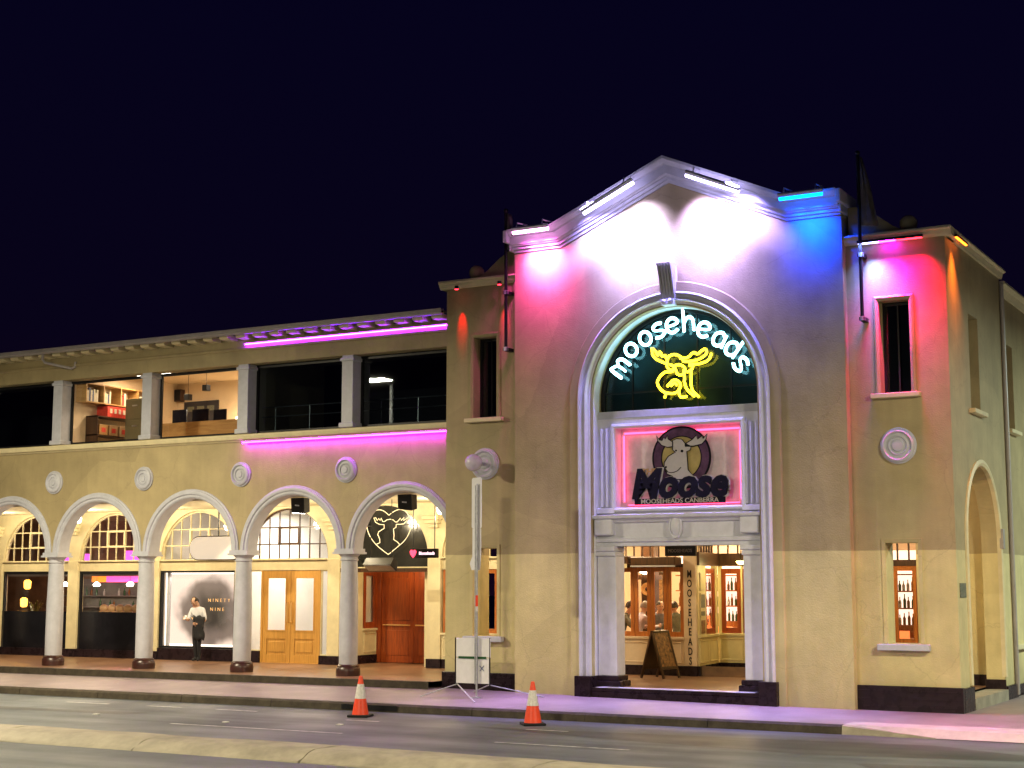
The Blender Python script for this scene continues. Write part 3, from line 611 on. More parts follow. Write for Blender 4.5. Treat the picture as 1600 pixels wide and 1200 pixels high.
# upper storey: pier capitals, sill course, windows
MB().sweep([(XL, 5.79), (-10.87, 5.79)], [(0, .35), (0, .27), (.04, .22), (.05, .17), (.13, .15), (.16, .15), (.185, .35)]).build('sill_course', 'trim_cream', wing)
MB().sweep([(XL, 7.98), (-10.87, 7.98)], [(0, .35), (0, .28), (.02, .25), (.06, .25), (.08, .28), (.08, .35)]).build('string_course', 'render_paint', wing)
for c in CX[1:]:
    p_ = A('pier', 'trim_white', c - .155, c + .155, .285, .66, 5.985, 7.655, bevel=.01)
    bx('pier_capital', 'trim_white', p_, c - .19, c + .19, .25, .68, 7.52, 7.60, bevel=.015); bx('pier_foot', 'trim_white', p_, c - .20, c + .20, .24, .69, 5.99, 6.10, bevel=.015)
for i, c in enumerate(BC):
    x0, x1 = c - 1.36, (c + 1.36 if i else -10.9)
    gm = 'glass_office' if i in (2, 3) else 'glass_dark'
    fr = MB(); 
    for q in ((x0, x0 + .05, 5.99, 7.65), (x1 - .05, x1, 5.99, 7.65), (x0 + .05, x1 - .05, 5.99, 6.06), (x0 + .05, x1 - .05, 7.58, 7.65)): fr.box(q[0], q[1], .60, .66, q[2], q[3])
    w = fr.build('window', 'black_metal', wing); bx('pane', gm, w, x0 + .05, x1 - .05, .628, .634, 6.06, 7.58)
# eaves: soffit boards, rafter tails, gutter
A('eave_soffit', 'room_dark', XL, -10.87, -.12, .30, 8.345, 8.38)  # soffit coloured dark so gaps between rafter tails read as shade
x = -10.95
while x > XL:
    MB().slab([(.30, 8.23), (.30, 8.34), (-.06, 8.34), (-.06, 8.27), (-.02, 8.24)], [], x - .27, x, 'yz').build('rafter_tail', 'trim_cream', wing); x -= .50
MB().sweep([(XL, 8.30), (-10.87, 8.30)], [(0, -.10), (.0, -.20), (.04, -.235), (.10, -.24), (.115, -.25), (.125, -.235), (.125, -.215), (.03, -.20), (.03, -.12), (.125, -.10)]).build('gutter', 'gutter_paint', wing)
MB().tube([(-22.95, -.15, 8.36), (-22.95, -.15, 8.16), (-22.90, -.12, 8.08), (-22.30, .22, 7.93), (-22.22, .26, 7.97), (-22.22, .27, 8.1)], .035).build('downpipe', 'gutter_paint', wing)
MB().slab([(-.15, 8.38), (5.0, 9.05), (10, 8.5), (10, 8.36)], [], XL, -10.86, 'yz').build('roof', 'roof_sheet', wing)
A('upper_floor', 'room_cream', XL, -10.87, .66, 9.0, 5.45, 5.60); A('upper_ceiling', 'room_cream', XL, -10.87, .645, 8.0, 8.02, 8.10)
A('upper_back_wall', 'room_cream', -22.7, -16.85, 4.6, 4.7, 5.6, 8.02); A('office_partition', 'room_cream', -22.72, -22.62, .66, 4.6, 5.6, 8.02); A('office_partition', 'room_cream', -16.86, -16.78, .66, 4.6, 5.6, 8.02)
A('dark_room_wall', 'room_dark', -16.78, -10.87, 3.6, 3.7, 5.6, 8.02); A('dark_room_wall', 'room_dark', XL, -22.72, 3.6, 3.7, 5.6, 8.02)
A('dark_room_floor', 'room_dark', -16.77, -10.88, .67, 3.6, 5.60, 5.62)
# arcade ceiling, back wall
A('arcade_ceiling', 'ceiling_cream', XL, -10.87, .64, 6.0, 4.455, 4.6)
WB = 4.1; ZF = .40
FR = 1.32; FZ = 3.10
# back wall frame: pilasters, fan spandrels, transoms
for i, c in enumerate(BC):
    hole = [(c - FR, FZ)] + arc(c, FZ, FR, 180, 0, 24)[1:-1] + [(c + FR, FZ)]
    MB().slab([(c - 1.52, FZ - .01), (c - FR, FZ - .01)] + hole + [(c + FR, FZ - .01), (c + 1.52, FZ - .01), (c + 1.52, 4.46), (c - 1.52, 4.46)], [], WB, WB + .2).build('fan_wall', 'trim_cream', wing)
    if i != 1: A('transom_beam', 'trim_cream', c - 1.33, c + 1.33, WB + .02, WB + .2, 2.80, 3.06); A('transom_ledge', 'trim_cream', c - FR, c + FR, WB - .05, WB + .2, 3.06, 3.105, bevel=.01)
for c in CX:
    A('pilaster', 'trim_cream', c - .19, c + .19, WB - .04, WB + .22, .62, 3.09, bevel=.01); A('pilaster_base', 'plinth_dark', c - .21, c + .21, WB - .07, WB + .2, .40, .62, bevel=.01)
    for q in (0, 1, 2): A('corbel', 'trim_cream', c - .24 + .05 * q, c + .24 - .05 * q, WB - .26 + .07 * q, WB, 4.02 - .10 * q, 4.12 - .10 * q, bevel=.015)
def fan(i, bar, gl='glass', ncol=7, thick=.022, name='fan_window'):
    c = BC[i]; r = FR - .01
    zz = lambda xx: FZ + sqrt(max(0, r * r - (xx - c) ** 2))
    fr = MB(); fr.sweep([(c - r, FZ)] + arc(c, FZ, r, 180, 0, 28)[1:-1] + [(c + r, FZ)], [(0, WB + .06), (0, WB + .12), (-.04, WB + .12), (-.04, WB + .06)], caps=False)
    w = fr.build(name, bar, wing)
    xs_ = [c - r + 2 * r * k / (ncol + 1) for k in range(ncol + 2)]; zs_ = [FZ, FZ + .38, FZ + .82, 5]
    for a in xs_[1:-1]: bx('muntin', bar, w, a - thick / 2, a + thick / 2, WB + .07, WB + .11, FZ, zz(a) - .01)
    for z in zs_[1:-1]:
        hw = sqrt(r * r - (z - FZ) ** 2); bx('muntin', bar, w, c - hw, c + hw, WB + .072, WB + .108, z - thick * .7, z + thick * .7)
    # hinged hopper light in the middle
    h = MB(); a0, a1 = xs_[3], xs_[5]
    h.sweep([(a0, zs_[1]), (a1, zs_[1]), (a1, zs_[2]), (a0, zs_[2])], [(-.02, WB + .05), (-.02, WB + .12), (.035, WB + .12), (.035, WB + .05)], closed=True); h.build('hopper_sash', bar, w)
    for k in range(ncol + 1):
        for q in range(3):
            u = [xs_[k] + (xs_[k + 1] - xs_[k]) * t / 6 for t in range(7)]; top = [(a, min(zs_[q + 1], zz(a) - .015)) for a in u]; top = [p for p in top if p[1] > zs_[q] + .01]
            if len(top) > 1: MB().slab([(top[0][0], zs_[q]), (top[-1][0], zs_[q])] + top[::-1], [], WB + .088, WB + .094).build('pane', gl, w)
for i in (0, 2, 3, 4, 5, 6, 7): fan(i, 'trim_cream' if i != 2 else 'timber_dark')
# bays 4..7: bar front with dark stall board
for i in (4, 5, 6, 7):
    c = BC[i]
    A('stall_board', 'black_glass', c - 1.33, c + 1.33, WB + .04, WB + .16, .62, 1.66); A('stall_base', 'plinth_dark', c - 1.33, c + 1.33, WB - .02, WB + .16, .40, .62)
    fr = MB()
    for q in ((c - 1.33, c - 1.26, 1.66, 2.80), (c + 1.26, c + 1.33, 1.66, 2.80), (c - 1.26, c + 1.26, 2.72, 2.80)): fr.box(q[0], q[1], WB + .05, WB + .12, q[2], q[3])
    w = fr.build('shop_window', 'black_metal', wing); bx('pane', 'glass', w, c - 1.26, c + 1.26, WB + .08, WB + .086, 1.66, 2.72)
    A('blind_box', 'gutter_paint', c - 1.26, c + 1.26, WB + .13, WB + .2, 2.66, 2.74)
A('bar_back_wall', 'room_brown', XL, -22.85, 8.6, 8.7, .4, 4.5); A('bar_side_wall', 'room_brown', -22.95, -22.80, WB + .22, 8.6, .4, 4.45); A('bar_ceiling', 'room_brown', XL, -22.85, 4.3, 8.6, 4.44, 4.5)
# bay 3: backlit panel shopfront
c = BC[3]
fr = MB(); fr.sweep([(c - 1.32, .72), (c + 1.32, .72), (c + 1.32, 2.80), (c - 1.32, 2.80)], [(0, WB + .02), (0, WB + .14), (.05, WB + .14), (.05, WB + .02)], closed=True)
A('stall_base', 'plinth_dark', c - 1.34, c + 1.34, WB - .03, WB + .2, .40, .71)
w = fr.build('shop_window', 'black_metal', wing); bx('pane', 'glass', w, c - 1.27, c + 1.27, WB + .06, WB + .066, .77, 2.75)
A('shop_back_wall', 'room_white', -22.75, -19.85, 6.6, 6.7, .4, 4.46); A('shop_side_wall', 'room_white', -19.84, -19.74, WB + .22, 6.6, .4, 4.46); A('shop_side_wall', 'room_white', -22.78, -22.7, WB + .22, 6.6, .4, 4.46)
# bay 2: golden double doors, white foyer
c = -18.16
for x0, x1 in ((-19.05, -18.155), (-18.145, -17.25)):
    fr = MB(); fw = .13; y = WB + .04
    fr.box(x0, x0 + fw, y, y + .06, .41, 2.80); fr.box(x1 - fw, x1, y, y + .06, .41, 2.80)
    for z0, z1 in ((.41, .62), (1.02, 1.22), (2.62, 2.80)): fr.box(x0 + fw, x1 - fw, y, y + .06, z0, z1)
    fr.box(x0 + fw, x1 - fw, y + .02, y + .05, .62, 1.02)
    dr = fr.build('door', 'timber_golden', wing, bevel=.006)
    bx('door_panel', 'timber_golden', dr, x0 + fw + .05, x1 - fw - .05, y + .002, y + .03, .68, .96, bevel=.02)
    bx('door_glass', 'glass', dr, x0 + fw, x1 - fw, y + .027, y + .033, 1.22, 2.62)
    MB().sweep([(x0 + fw, 1.22), (x1 - fw, 1.22), (x1 - fw, 2.62), (x0 + fw, 2.62)], [(0, y + .01), (0, y - .012), (.03, y - .012), (.03, y + .01)], closed=True).build('glass_bead', 'timber_golden', dr)
    hx = x1 - .06 if x0 < -18.5 else x0 + .06
    MB().tube([(hx, y - .01, 1.45), (hx, y - .07, 1.47), (hx, y - .07, 1.95), (hx, y - .01, 1.97)], .014).build('door_handle', 'text_gold', dr)
A('door_frame', 'timber_golden', -17.25, -17.19, WB + .02, WB + .14, .41, 2.80); A('door_frame', 'timber_golden', -19.11, -19.05, WB + .02, WB + .14, .41, 2.80)
for x0, x1, z0 in ((-19.57, -19.11, .70), (-17.19, -16.94, .62)):
    sash(wing, x0, x1, z0, 2.80, WB + .04, 'trim_cream', .025, name='side_light', bot=.03); A('stall_base', 'plinth_dark', x0, x1, WB - .02, WB + .14, .40, z0)
A('door_sill', 'text_gold', -19.05, -17.25, WB - .02, WB + .12, .401, .412)
A('foyer_back_wall', 'room_white', -22.0, -16.4, 8.4, 8.5, .4, 4.46); A('foyer_side_wall', 'room_white', -16.68, -16.55, WB + .22, 8.4, .4, 4.46); A('foyer_side_wall', 'room_white', -19.73, -19.66, WB + .22, 8.4, .4, 4.46)
for k in range(7): A('stair_step', 'trim_white', -18.5 + .27 * k, -16.7, 6.5, 7.9, 3.0 + .18 * k - .18, 3.0 + .18 * k)
A('foyer_floor', 'room_white', -19.7, -16.6, WB + .2, 8.4, .36, .398)
# bay 1: black fan panel, recessed red doors
c = BC[1]
MB().slab([(c - FR + .01, 2.86), (c + FR - .01, 2.86)] + arc(c, FZ, FR - .01, 0, 180, 24), [], WB + .06, WB + .12).build('fan_panel', 'dark_panel', wing)
A('transom_beam', 'timber_dark', c - 1.33, c + 1.33, WB + .0, WB + .2, 2.74, 2.86); A('transom_bar', 'trim_cream', c - 1.33, c + 1.33, WB - .02, WB + .0, 2.84, 2.87)
RD = 5.6
for x0, x1 in ((-16.28, -15.275), (-15.265, -14.24)):
    dr = A('door', 'timber_red', x0, x1, RD, RD + .06, .41, 2.78, bevel=.008)
    for z0, z1 in ((.6, 1.25), (1.5, 2.6)):
        bx('door_panel', 'timber_red', dr, x0 + .14, x1 - .14, RD - .014, RD + .01, z0, z1, bevel=.012)
    MB().tube([(x0 + .08, RD - .06, 1.38), (x1 - .08, RD - .06, 1.38)], .018).build('push_bar', 'text_gold', dr)
A('door_frame', 'timber_red', -14.24, -14.12, RD - .04, RD + .1, .41, 2.9); A('door_head', 'timber_red', -16.4, -13.9, RD - .02, RD + .1, 2.79, 3.0)
A('door_frame', 'timber_red', -16.42, -16.28, RD - .04, RD + .1, .41, 2.98); A('recess_ceiling', 'ceiling_cream', -16.54, -13.9, WB + .2, RD + .1, 2.98, 3.05); A('recess_wall', 'trim_cream', -14.12, -13.9, WB + .2, RD + .1, .41, 2.98)
XS = Matrix.Translation((-16.42, 4.32, 0)) @ Matrix.Rotation(pi / 2, 4, 'Z')
bx('recess_side_wall', 'trim_cream', wing, 0, .62, 0, .1, .62, 2.98, xf=XS); bx('recess_base', 'plinth_dark', wing, 0, 1.3, -.03, .1, .40, .62, xf=XS)
sash(wing, .64, 1.26, 1.30, 2.80, 0, 'timber_red', .12, xf=XS, name='side_light'); panelled(wing, .62, 1.28, .62, 1.24, 0, 'trim_cream', 1, xf=XS)
bx('side_light_backing', 'room_white', wing, .5, 1.4, .5, .52, 1.2, 2.9, xf=XS)
A('hall_wall', 'room_white', -17.0, -13.9, 5.8, 5.9, .4, 3.1) if False else None
# bay 0 (mostly behind the tower): timber shopfront
c = BC[0]
for k in range(5): sash(wing, c - 1.3 + .52 * k, c - 1.3 + .52 * k + .51, 1.26, 2.80, WB + .04, name='shop_window')
panelled(wing, c - 1.32, c + 1.32, .62, 1.20, WB, 'trim_cream', 2); A('stall_base', 'plinth_dark', c - 1.33, c + 1.33, WB - .02, WB + .1, .4, .62)
A('shop_back_wall', 'room_cream', -13.6, -10.86, 7.0, 7.1, .4, 4.46)
# arcade floor slab and its step
m = MB(); m.add([(x, y, .40) for x, y in ((-60, -.85), (-10.92, -.55), (-10.92, .52), (TX - 1.79, .52), (TX - 1.79, -.15), (TX + 1.79, -.15), (TX + 1.79, .52), (-.36, .52), (-.36, 4.3), (-.7, 4.3), (-.7, 6.3), (-60, 9.4))], [tuple(range(12))])
m.build('arcade_floor', 'floor_tile', kind='structure')
m = MB(); m.add([(-60, -.851, .402), (-10.92, -.551, .402), (-10.92, -.551, .0), (-60, -.851, .0), (-60, -.72, .404), (-10.92, -.42, .404)], [(0, 1, 2, 3), (0, 4, 5, 1)])
m.build('arcade_step', 'kerb_dark', kind='structure')
bx('arch_threshold', 'concrete_pale', None, -.36, .06, .85, 3.71, .05, .36)['kind'] = 'structure'

# ================================================================== SIDE WING (beyond the tower, down the side street)
side = thing('side_wing', 'cream side-street wing beyond the downpipe, running back from the tower', 'building', (-.1, 18, .15))
MB().slab([(4.71, .05), (34, .05), (34, 8.6), (4.71, 8.6)], [rect(5.45 + 3.65 * k, 6.25 + 3.65 * k, 5.74, 7.6) for k in range(7)], -.6, -.10, 'yz').build('side_wall', 'render_paint', side)
for k in range(7):
    y = 5.45 + 3.65 * k; w = bx('window', 'black_metal', side, -.45, -.43, y, y + .8, 5.74, 7.6); bx('pane', 'glass_dark', w, -.40, -.394, y + .02, y + .78, 5.76, 7.58)
    bx('sill', 'trim_cream', side, -.14, .03, y - .12, y + .92, 5.65, 5.735, bevel=.01)
bx('dado_ledge', 'trim_cream', side, -.12, .0, 4.9, 34, 1.08, 1.18, bevel=.015); bx('plinth', 'plinth_dark', side, -.12, -.05, 4.75, 34, .1, .36)
MB().sweep([(4.72, 8.6), (34, 8.6)], [(0, -.6), (.22, -.6), (.22, .10), (.16, .12), (.11, .02), (0, -.05)], 'yz').build('coping', 'trim_cream', side)
MB().slab([(-9.0, 8.7), (-.6, 8.7), (-4.0, 10.4)], [], 5.0, 34).build('roof', 'roof_sheet', side)
MB().tube([(-.04, 9.6, .2), (-.04, 9.6, 8.6)], .045).build('downpipe', 'gutter_paint', side)
bx('wall_core', 'room_dark', side, -.9, -.62, 4.75, 34, .05, 8.6)

# ================================================================== STREET LAMPS (off frame; one mirrors in an upper window, one is added for fill)
def street_lamp(label, x, y, h, head, power, col, m):
    t = thing('street_lamp', label, 'street lamp', (x, y, 0), group='street lamps around the corner')
    MB().lathe((x, y, 0), [(.14, 0), (.14, .5), (.10, .55), (.085, 2), (.055, h + .1)], 14).build('pole', 'galv', t, smooth=True)
    hx, hy = head
    MB().tube([(x, y, h), (x + (hx - x) * .5, y + (hy - y) * .5, h + .22), (hx, hy, h + .14)], .035).build('arm', 'galv', t)
    a = math.atan2(hy - y, hx - x); M = Matrix.Translation((hx, hy, h + .1)) @ Matrix.Rotation(a, 4, 'Z')
    MB().box(-.35, .35, -.14, .14, 0, .10).build('lamp_head', 'galv', t, bevel=.03, xf=M)
    MB().box(-.26, .26, -.10, .10, -.02, -.002).build('lens', m, t, xf=M)
    lamp('AREA', 'street_light', t, (hx, hy, h + .05), power, col, 1.1, aim=(hx, hy + .001, 0), sizey=.6)
    return t
street_lamp('grey street lamp on the median, the one mirrored in the dark upper window', -20.0, -10.25, 8.6, (-20.0, -9.2), 3200, (1, .86, .58), 'lamp_street')
street_lamp('grey street lamp on the median right of the view', 8.5, -10.25, 8.6, (8.5, -9.2), 3700, (1, .86, .58), 'lamp_street')
street_lamp('grey street lamp with greenish light on the side street', 9.4, 9.5, 8.2, (8.3, 9.5), 2100, (.80, 1, .84), 'lamp_teal')
street_lamp('added grey street lamp behind the camera for frontal fill', -6.0, -24.0, 9.0, (-6.0, -22.9), 4000, (1, .86, .58), 'lamp_street')  # added unseen lamp giving frontal fill on the facade

# ================================================================== LED FLOODS ON THE CORNICE
def flood(label, p0, p1, m, power, col, aim, half, nsp, wash, wcol, down, dcol, dx=0):
    P0, P1 = Vector(p0), Vector(p1); c = (P0 + P1) / 2; d = (P1 - P0); L = d.length; u = d.normalized()
    t = thing('led_flood', label, 'floodlight', tuple(c), group='floodlights along the gable cornice')
    a = math.atan2(u.z, u.x); M = Matrix.Translation(c) @ Matrix.Rotation(-a, 4, 'Y') @ Matrix.Rotation(radians(aim), 4, 'X')
    MB().box(-L / 2, L / 2, -.04, .02, -.045, .03).build('housing', 'galv', t, xf=M, bevel=.008)
    MB().tube([(-L / 2 + .02, -.01, -.075), (L / 2 - .02, -.01, -.075)], .045, 10).build('lens', m, t, xf=M, smooth=True)
    for s in (-.35, .35):
        q = c + u * (L * s); MB().tube([(q.x, q.y - .03, q.z + .02), (q.x, q.y, q.z + .12), (q.x, -.45, q.z + .16), (q.x, -.40, q.z + .12)], .014, 6).build('bracket', 'steel', t)
    dirn = Vector((0, cos(radians(aim)), -sin(radians(aim))))
    for k in range(nsp):
        q = c + u * (L * .8 * ((k + .5) / nsp - .5)) + dirn * .10 - Vector((0, 0, .06))
        lamp('SPOT', 'flood_beam', t, tuple(q), power / nsp, col, .05, aim=tuple(q + dirn + Vector((dx, 0, 0))), spot=2 * half, blend=1.0)
    o = lamp('AREA', 'flood_wash', t, tuple(c + dirn * .08), wash, wcol, L * .9, sizey=.07, spread=84)
    dn = Vector((0, cos(radians(58)), -sin(radians(58)))); z = -dn; xx = (u - z * u.dot(z)).normalized(); yy = z.cross(xx); o.rotation_euler = Matrix((xx, yy, z)).transposed().to_euler()
    lamp('AREA', 'down_light', t, (c.x, c.y - .05, c.z - .14), down, dcol, L * .9, aim=(c.x, -1.9, 0), sizey=.07, spread=30)
    return t
V = (.44, .36, 1)
flood('pink-white LED flood bar at the left end of the gable cornice', (-8.72, -.90, 9.80), (-7.86, -.90, 9.80), 'led_pink', 620, (1, .26, .80), 38, 30, 2, 190, (1, .08, .62), 44, (.65, .35, 1))
flood('white LED flood bar on the left slope of the gable', (-7.10, -.90, 10.00), (-5.95, -.90, 10.52), 'led_white', 1250, (.56, .50, 1), 43, 40, 3, 560, (.36, .29, 1), 50, V, .32)
flood('white LED flood bar on the right slope of the gable', (-4.78, -.90, 10.52), (-3.66, -.90, 10.03), 'led_white', 520, (.58, .46, 1), 43, 37, 3, 480, (.36, .28, 1), 50, V, -.25)
flood('blue LED flood bar at the right end of the gable cornice', (-2.90, -.90, 9.80), (-2.02, -.90, 9.80), 'led_blue', 1050, (.0, .03, 1), 40, 33, 2, 240, (.0, .03, 1), 60, (.34, .32, 1))
def strip(name, label, cat, group, p0, p1, m, r=.02, housing=True, par=None):
    t = thing(name, label, cat, tuple((Vector(p0) + Vector(p1)) / 2), group=group)
    MB().tube([p0, p1], r, 8).build('tube', m, t, smooth=True)
    MB().box(p0[0], p1[0], p0[1] - .03, p0[1] + .045, p0[2] + r + .004, p0[2] + r + .022).build('light_shield', 'gutter_paint', t)  # added cap that blocks light going up from the tube
    n = max(2, int((Vector(p1) - Vector(p0)).length / 1.1))
    for i in range(n):
        q = Vector(p0).lerp(Vector(p1), (i + .5) / n); MB().box(q.x - .012, q.x + .012, q.y - .012, q.y + .05, q.z - r * .4, q.z + r + .003).build('clip', 'steel', t)
    return t
strip('led_strip', 'purple LED strip under the eaves of the arcade wing', 'light strip', 'purple strips on the wing', (-16.68, .255, 8.13), (-10.95, .255, 8.13), 'led_purple', .014)
strip('led_strip', 'magenta LED strip below the upper windows of the arcade wing', 'light strip', 'purple strips on the wing', (-16.62, .17, 5.76), (-10.95, .17, 5.76), 'led_magenta', .015)
# bar on the right-hand section: blue-white to red
t = thing('led_bar', 'LED bar fading blue to red under the right parapet of the tower', 'light bar', (-.97, -.12, 8.9))
MB().box(-1.6, -.36, -.20, -.13, 8.85, 8.90).build('housing', 'black_metal', t)
segs = [('led_violet', -1.58, -1.2, (.20, .30, 1), 40), ('led_magenta', -1.19, -.88, (.9, .02, 1), 26), ('led_red', -.87, -.38, (1, .0, .07), 75)]
for mname, a, b_, colr, pw in segs:
    MB().box(a, b_, -.19, -.14, 8.83, 8.849).build('led_segment', mname, t)
    lamp('AREA', 'bar_light', t, ((a + b_) / 2, -.30, 8.82), pw, colr, b_ - a, aim=((a + b_) / 2, -.10, 7.6), sizey=.05, spread=80)
lamp('AREA', 'down_light', t, (-.6, -.5, 8.80), 26, (.9, .18, .80), 1.0, aim=(.9, -2.6, 0), sizey=.05, spread=32)
t = thing('led_bar', 'short orange LED bar on the side parapet round the tower corner', 'light bar', (.16, .6, 8.9))
MB().box(.15, .20, .15, 1.0, 8.86, 8.90).build('housing', 'black_metal', t); MB().box(.155, .195, .17, .98, 8.84, 8.859).build('led_segment', 'led_orange', t)
lamp('AREA', 'bar_light', t, (.28, .5, 8.83), 18, (1, .2, .02), .5, aim=(.02, .5, 8.0), sizey=.05, spread=70)
for x, lab in ((-10.45, 'small red spotlight under the far left end of the tower parapet'), (-9.38, 'small red spotlight beside the left flagpole under the tower parapet')):
    t = thing('spot_lamp', lab, 'spotlight', (x, -.2, 8.9), group='red spotlights under the left parapet')
    MB().lathe((x, -.25, 8.80), [(.02, .08), (.045, .07), (.05, .0)], 12).build('housing', 'black_metal', t, smooth=True); MB().lathe((x, -.25, 8.79), [(.001, .0), (.042, .0), (.042, .008)], 12).build('lens', 'led_red', t)
    lamp('SPOT', 'spot_light', t, (x, -.25, 8.77), 150 if x < -10 else 90, (1, .0, .0), .01, aim=(x, -.02, 8.1), spot=22, blend=.9)

# ================================================================== NEON IN THE TYMPANUM
NEON = [[(-5.996, 7.209), (-5.993, 7.12), (-5.962, 7.04), (-5.868, 6.96), (-5.69, 6.876)], [(-5.984, 7.208), (-5.913, 7.136), (-5.871, 7.055), (-5.818, 7.125), (-5.766, 7.026), (-5.711, 7.044), (-5.658, 6.918)], [(-5.184, 6.83), (-4.974, 6.819), (-4.811, 6.858), (-4.736, 6.929), (-4.705, 7.003)], [(-5.393, 6.965), (-5.228, 6.96), (-5.086, 7.057), (-5.005, 7.021), (-4.911, 7.079), (-4.825, 7.104), (-4.808, 7.006), (-4.972, 6.913), (-5.183, 6.88), (-5.323, 6.894)], [(-5.666, 6.886), (-5.648, 6.984), (-5.581, 7.034), (-5.486, 7.043), (-5.38, 6.998), (-5.323, 6.927)], [(-5.666, 6.886), (-5.66, 6.786), (-5.55, 6.701), (-5.704, 6.7), (-5.836, 6.61), (-5.879, 6.491), (-5.851, 6.401), (-5.734, 6.294), (-5.592, 6.257), (-5.462, 6.278), (-5.373, 6.393), (-5.435, 6.506), (-5.553, 6.514), (-5.673, 6.401)], [(-5.501, 6.819), (-5.407, 6.834), (-5.301, 6.783), (-5.268, 6.693), (-5.339, 6.621), (-5.433, 6.638), (-5.479, 6.729), (-5.501, 6.819)], [(-5.607, 6.848), (-5.513, 6.798), (-5.538, 6.722)], [(-5.303, 6.717), (-5.294, 6.541), (-5.266, 6.364), (-5.17, 6.249), (-5.078, 6.167)], [(-5.134, 6.728), (-5.144, 6.4), (-5.111, 6.278), (-4.985, 6.151)], [(-5.699, 6.264), (-5.735, 6.173)], [(-5.426, 6.309), (-5.381, 6.174), (-5.241, 6.177)], [(-5.59, 6.406), (-5.506, 6.467), (-5.448, 6.409)], [(-5.184, 6.797), (-5.102, 6.791), (-5.139, 6.706), (-5.233, 6.669)]]
def smooth_path(p, n=3):
    if len(p) < 3: return p
    out = []
    for i in range(len(p) - 1):
        p0, p1, p2, p3 = p[max(0, i - 1)], p[i], p[i + 1], p[min(len(p) - 1, i + 2)]
        for k in range(n):
            t = k / n; out.append(tuple(.5 * (2 * b_ + (c_ - a_) * t + (2 * a_ - 5 * b_ + 4 * c_ - d_) * t * t + (3 * b_ - a_ - 3 * c_ + d_) * t ** 3) for a_, b_, c_, d_ in zip(p0, p1, p2, p3)))
    return out + [p[-1]]
t = thing('neon_moose', 'yellow neon outline of a moose head in the tall arched window', 'neon sign', (-5.4, .1, 6.1))
for s_ in NEON: MB().tube([(x, .10 + random.uniform(-.015, .015), z) for x, z in smooth_path(s_)], .026, 8).build('neon_tube', 'neon_yellow', t, smooth=True)
bk = MB()
for x, z in ((-5.87, 6.96), (-5.0, 6.82), (-5.3, 6.54), (-5.6, 6.26), (-5.14, 6.4)): bk.tube([(x, .10, z), (x, .26, z)], .008, 6)
bk.build('tube_support', 'steel', t)
LET = [(-6.692, 6.857), (-6.457, 7.21), (-6.138, 7.422), (-5.835, 7.564), (-5.536, 7.64), (-5.18, 7.64), (-4.853, 7.50), (-4.528, 7.283), (-4.261, 7.069), (-4.082, 6.749)]
ANG = [52, 42, 30, 22, 12, 3, -12, -28, -38, -58]
O_ = [(.13 * cos(a), .15 * sin(a)) for a in [2 * pi * k / 14 for k in range(15)]]
GL = {'m': [[(-.17, -.15), (-.17, .15), (-.10, .15), (-.03, .10), (0, .0), (0, -.14)], [(0, .06), (.06, .15), (.13, .13), (.17, .05), (.17, -.15)]], 'o': [O_],
      's': [[(.11, .12), (.0, .155), (-.10, .11), (-.08, .03), (.07, -.03), (.11, -.10), (.0, -.155), (-.12, -.12)]],
      'e': [[(-.12, .0), (.12, .02), (.10, .12), (.0, .16), (-.10, .11), (-.135, .0), (-.10, -.11), (.0, -.155), (.11, -.11)]],
      'h': [[(-.11, .33), (-.11, -.15)], [(-.11, .02), (-.03, .14), (.07, .13), (.11, .04), (.11, -.15)]],
      'a': [[(.12, .13), (.12, -.15)], [(.12, .06), (.02, .15), (-.10, .09), (-.13, -.02), (-.08, -.13), (.03, -.14), (.12, -.06)]],
      'd': [[(.12, .34), (.12, -.15)], [(.12, .06), (.02, .15), (-.10, .09), (-.13, -.02), (-.08, -.13), (.03, -.14), (.12, -.06)]]}
t = thing('neon_lettering', 'white-cyan neon word curving along the top of the tall arched window', 'neon sign', (-5.4, .1, 7.0))
for (x, z), a, ch in zip(LET, ANG, 'mooseheads'):
    ca, sa_ = cos(radians(a)), sin(radians(a)); g = MB()
    for s_ in GL[ch]: 
        for off in (-.020, .020):
            g.tube([(x + .95 * (u * (1 + off * 3) * ca - v * (1 + off * 3) * sa_), .09, z + .95 * (u * (1 + off * 3) * sa_ + v * (1 + off * 3) * ca)) for u, v in smooth_path(s_)], .0245, 8)
    g.build('neon_letter', 'neon_cyan', t, smooth=True)
    MB().tube([(x, .1, z), (x, .26, z)], .008, 6).build('tube_support', 'steel', t)
# pink neon rectangle
t = thing('neon_border', 'pink neon rectangle around the round emblem sign panel', 'neon sign', (-5.43, .2, 3.97))
for p0, p1 in (((-6.68, 5.50), (-4.18, 5.50)), ((-6.69, 5.46), (-6.69, 4.10)), ((-4.17, 5.46), (-4.17, 4.10)), ((-6.6, 4.035), (-4.2, 4.035))):
    MB().tube([(p0[0], .2, p0[1]), (p1[0], .2, p1[1])], .02 if p0[1] > 4.05 else .012, 8).build('neon_tube', 'neon_pink', t, smooth=True)
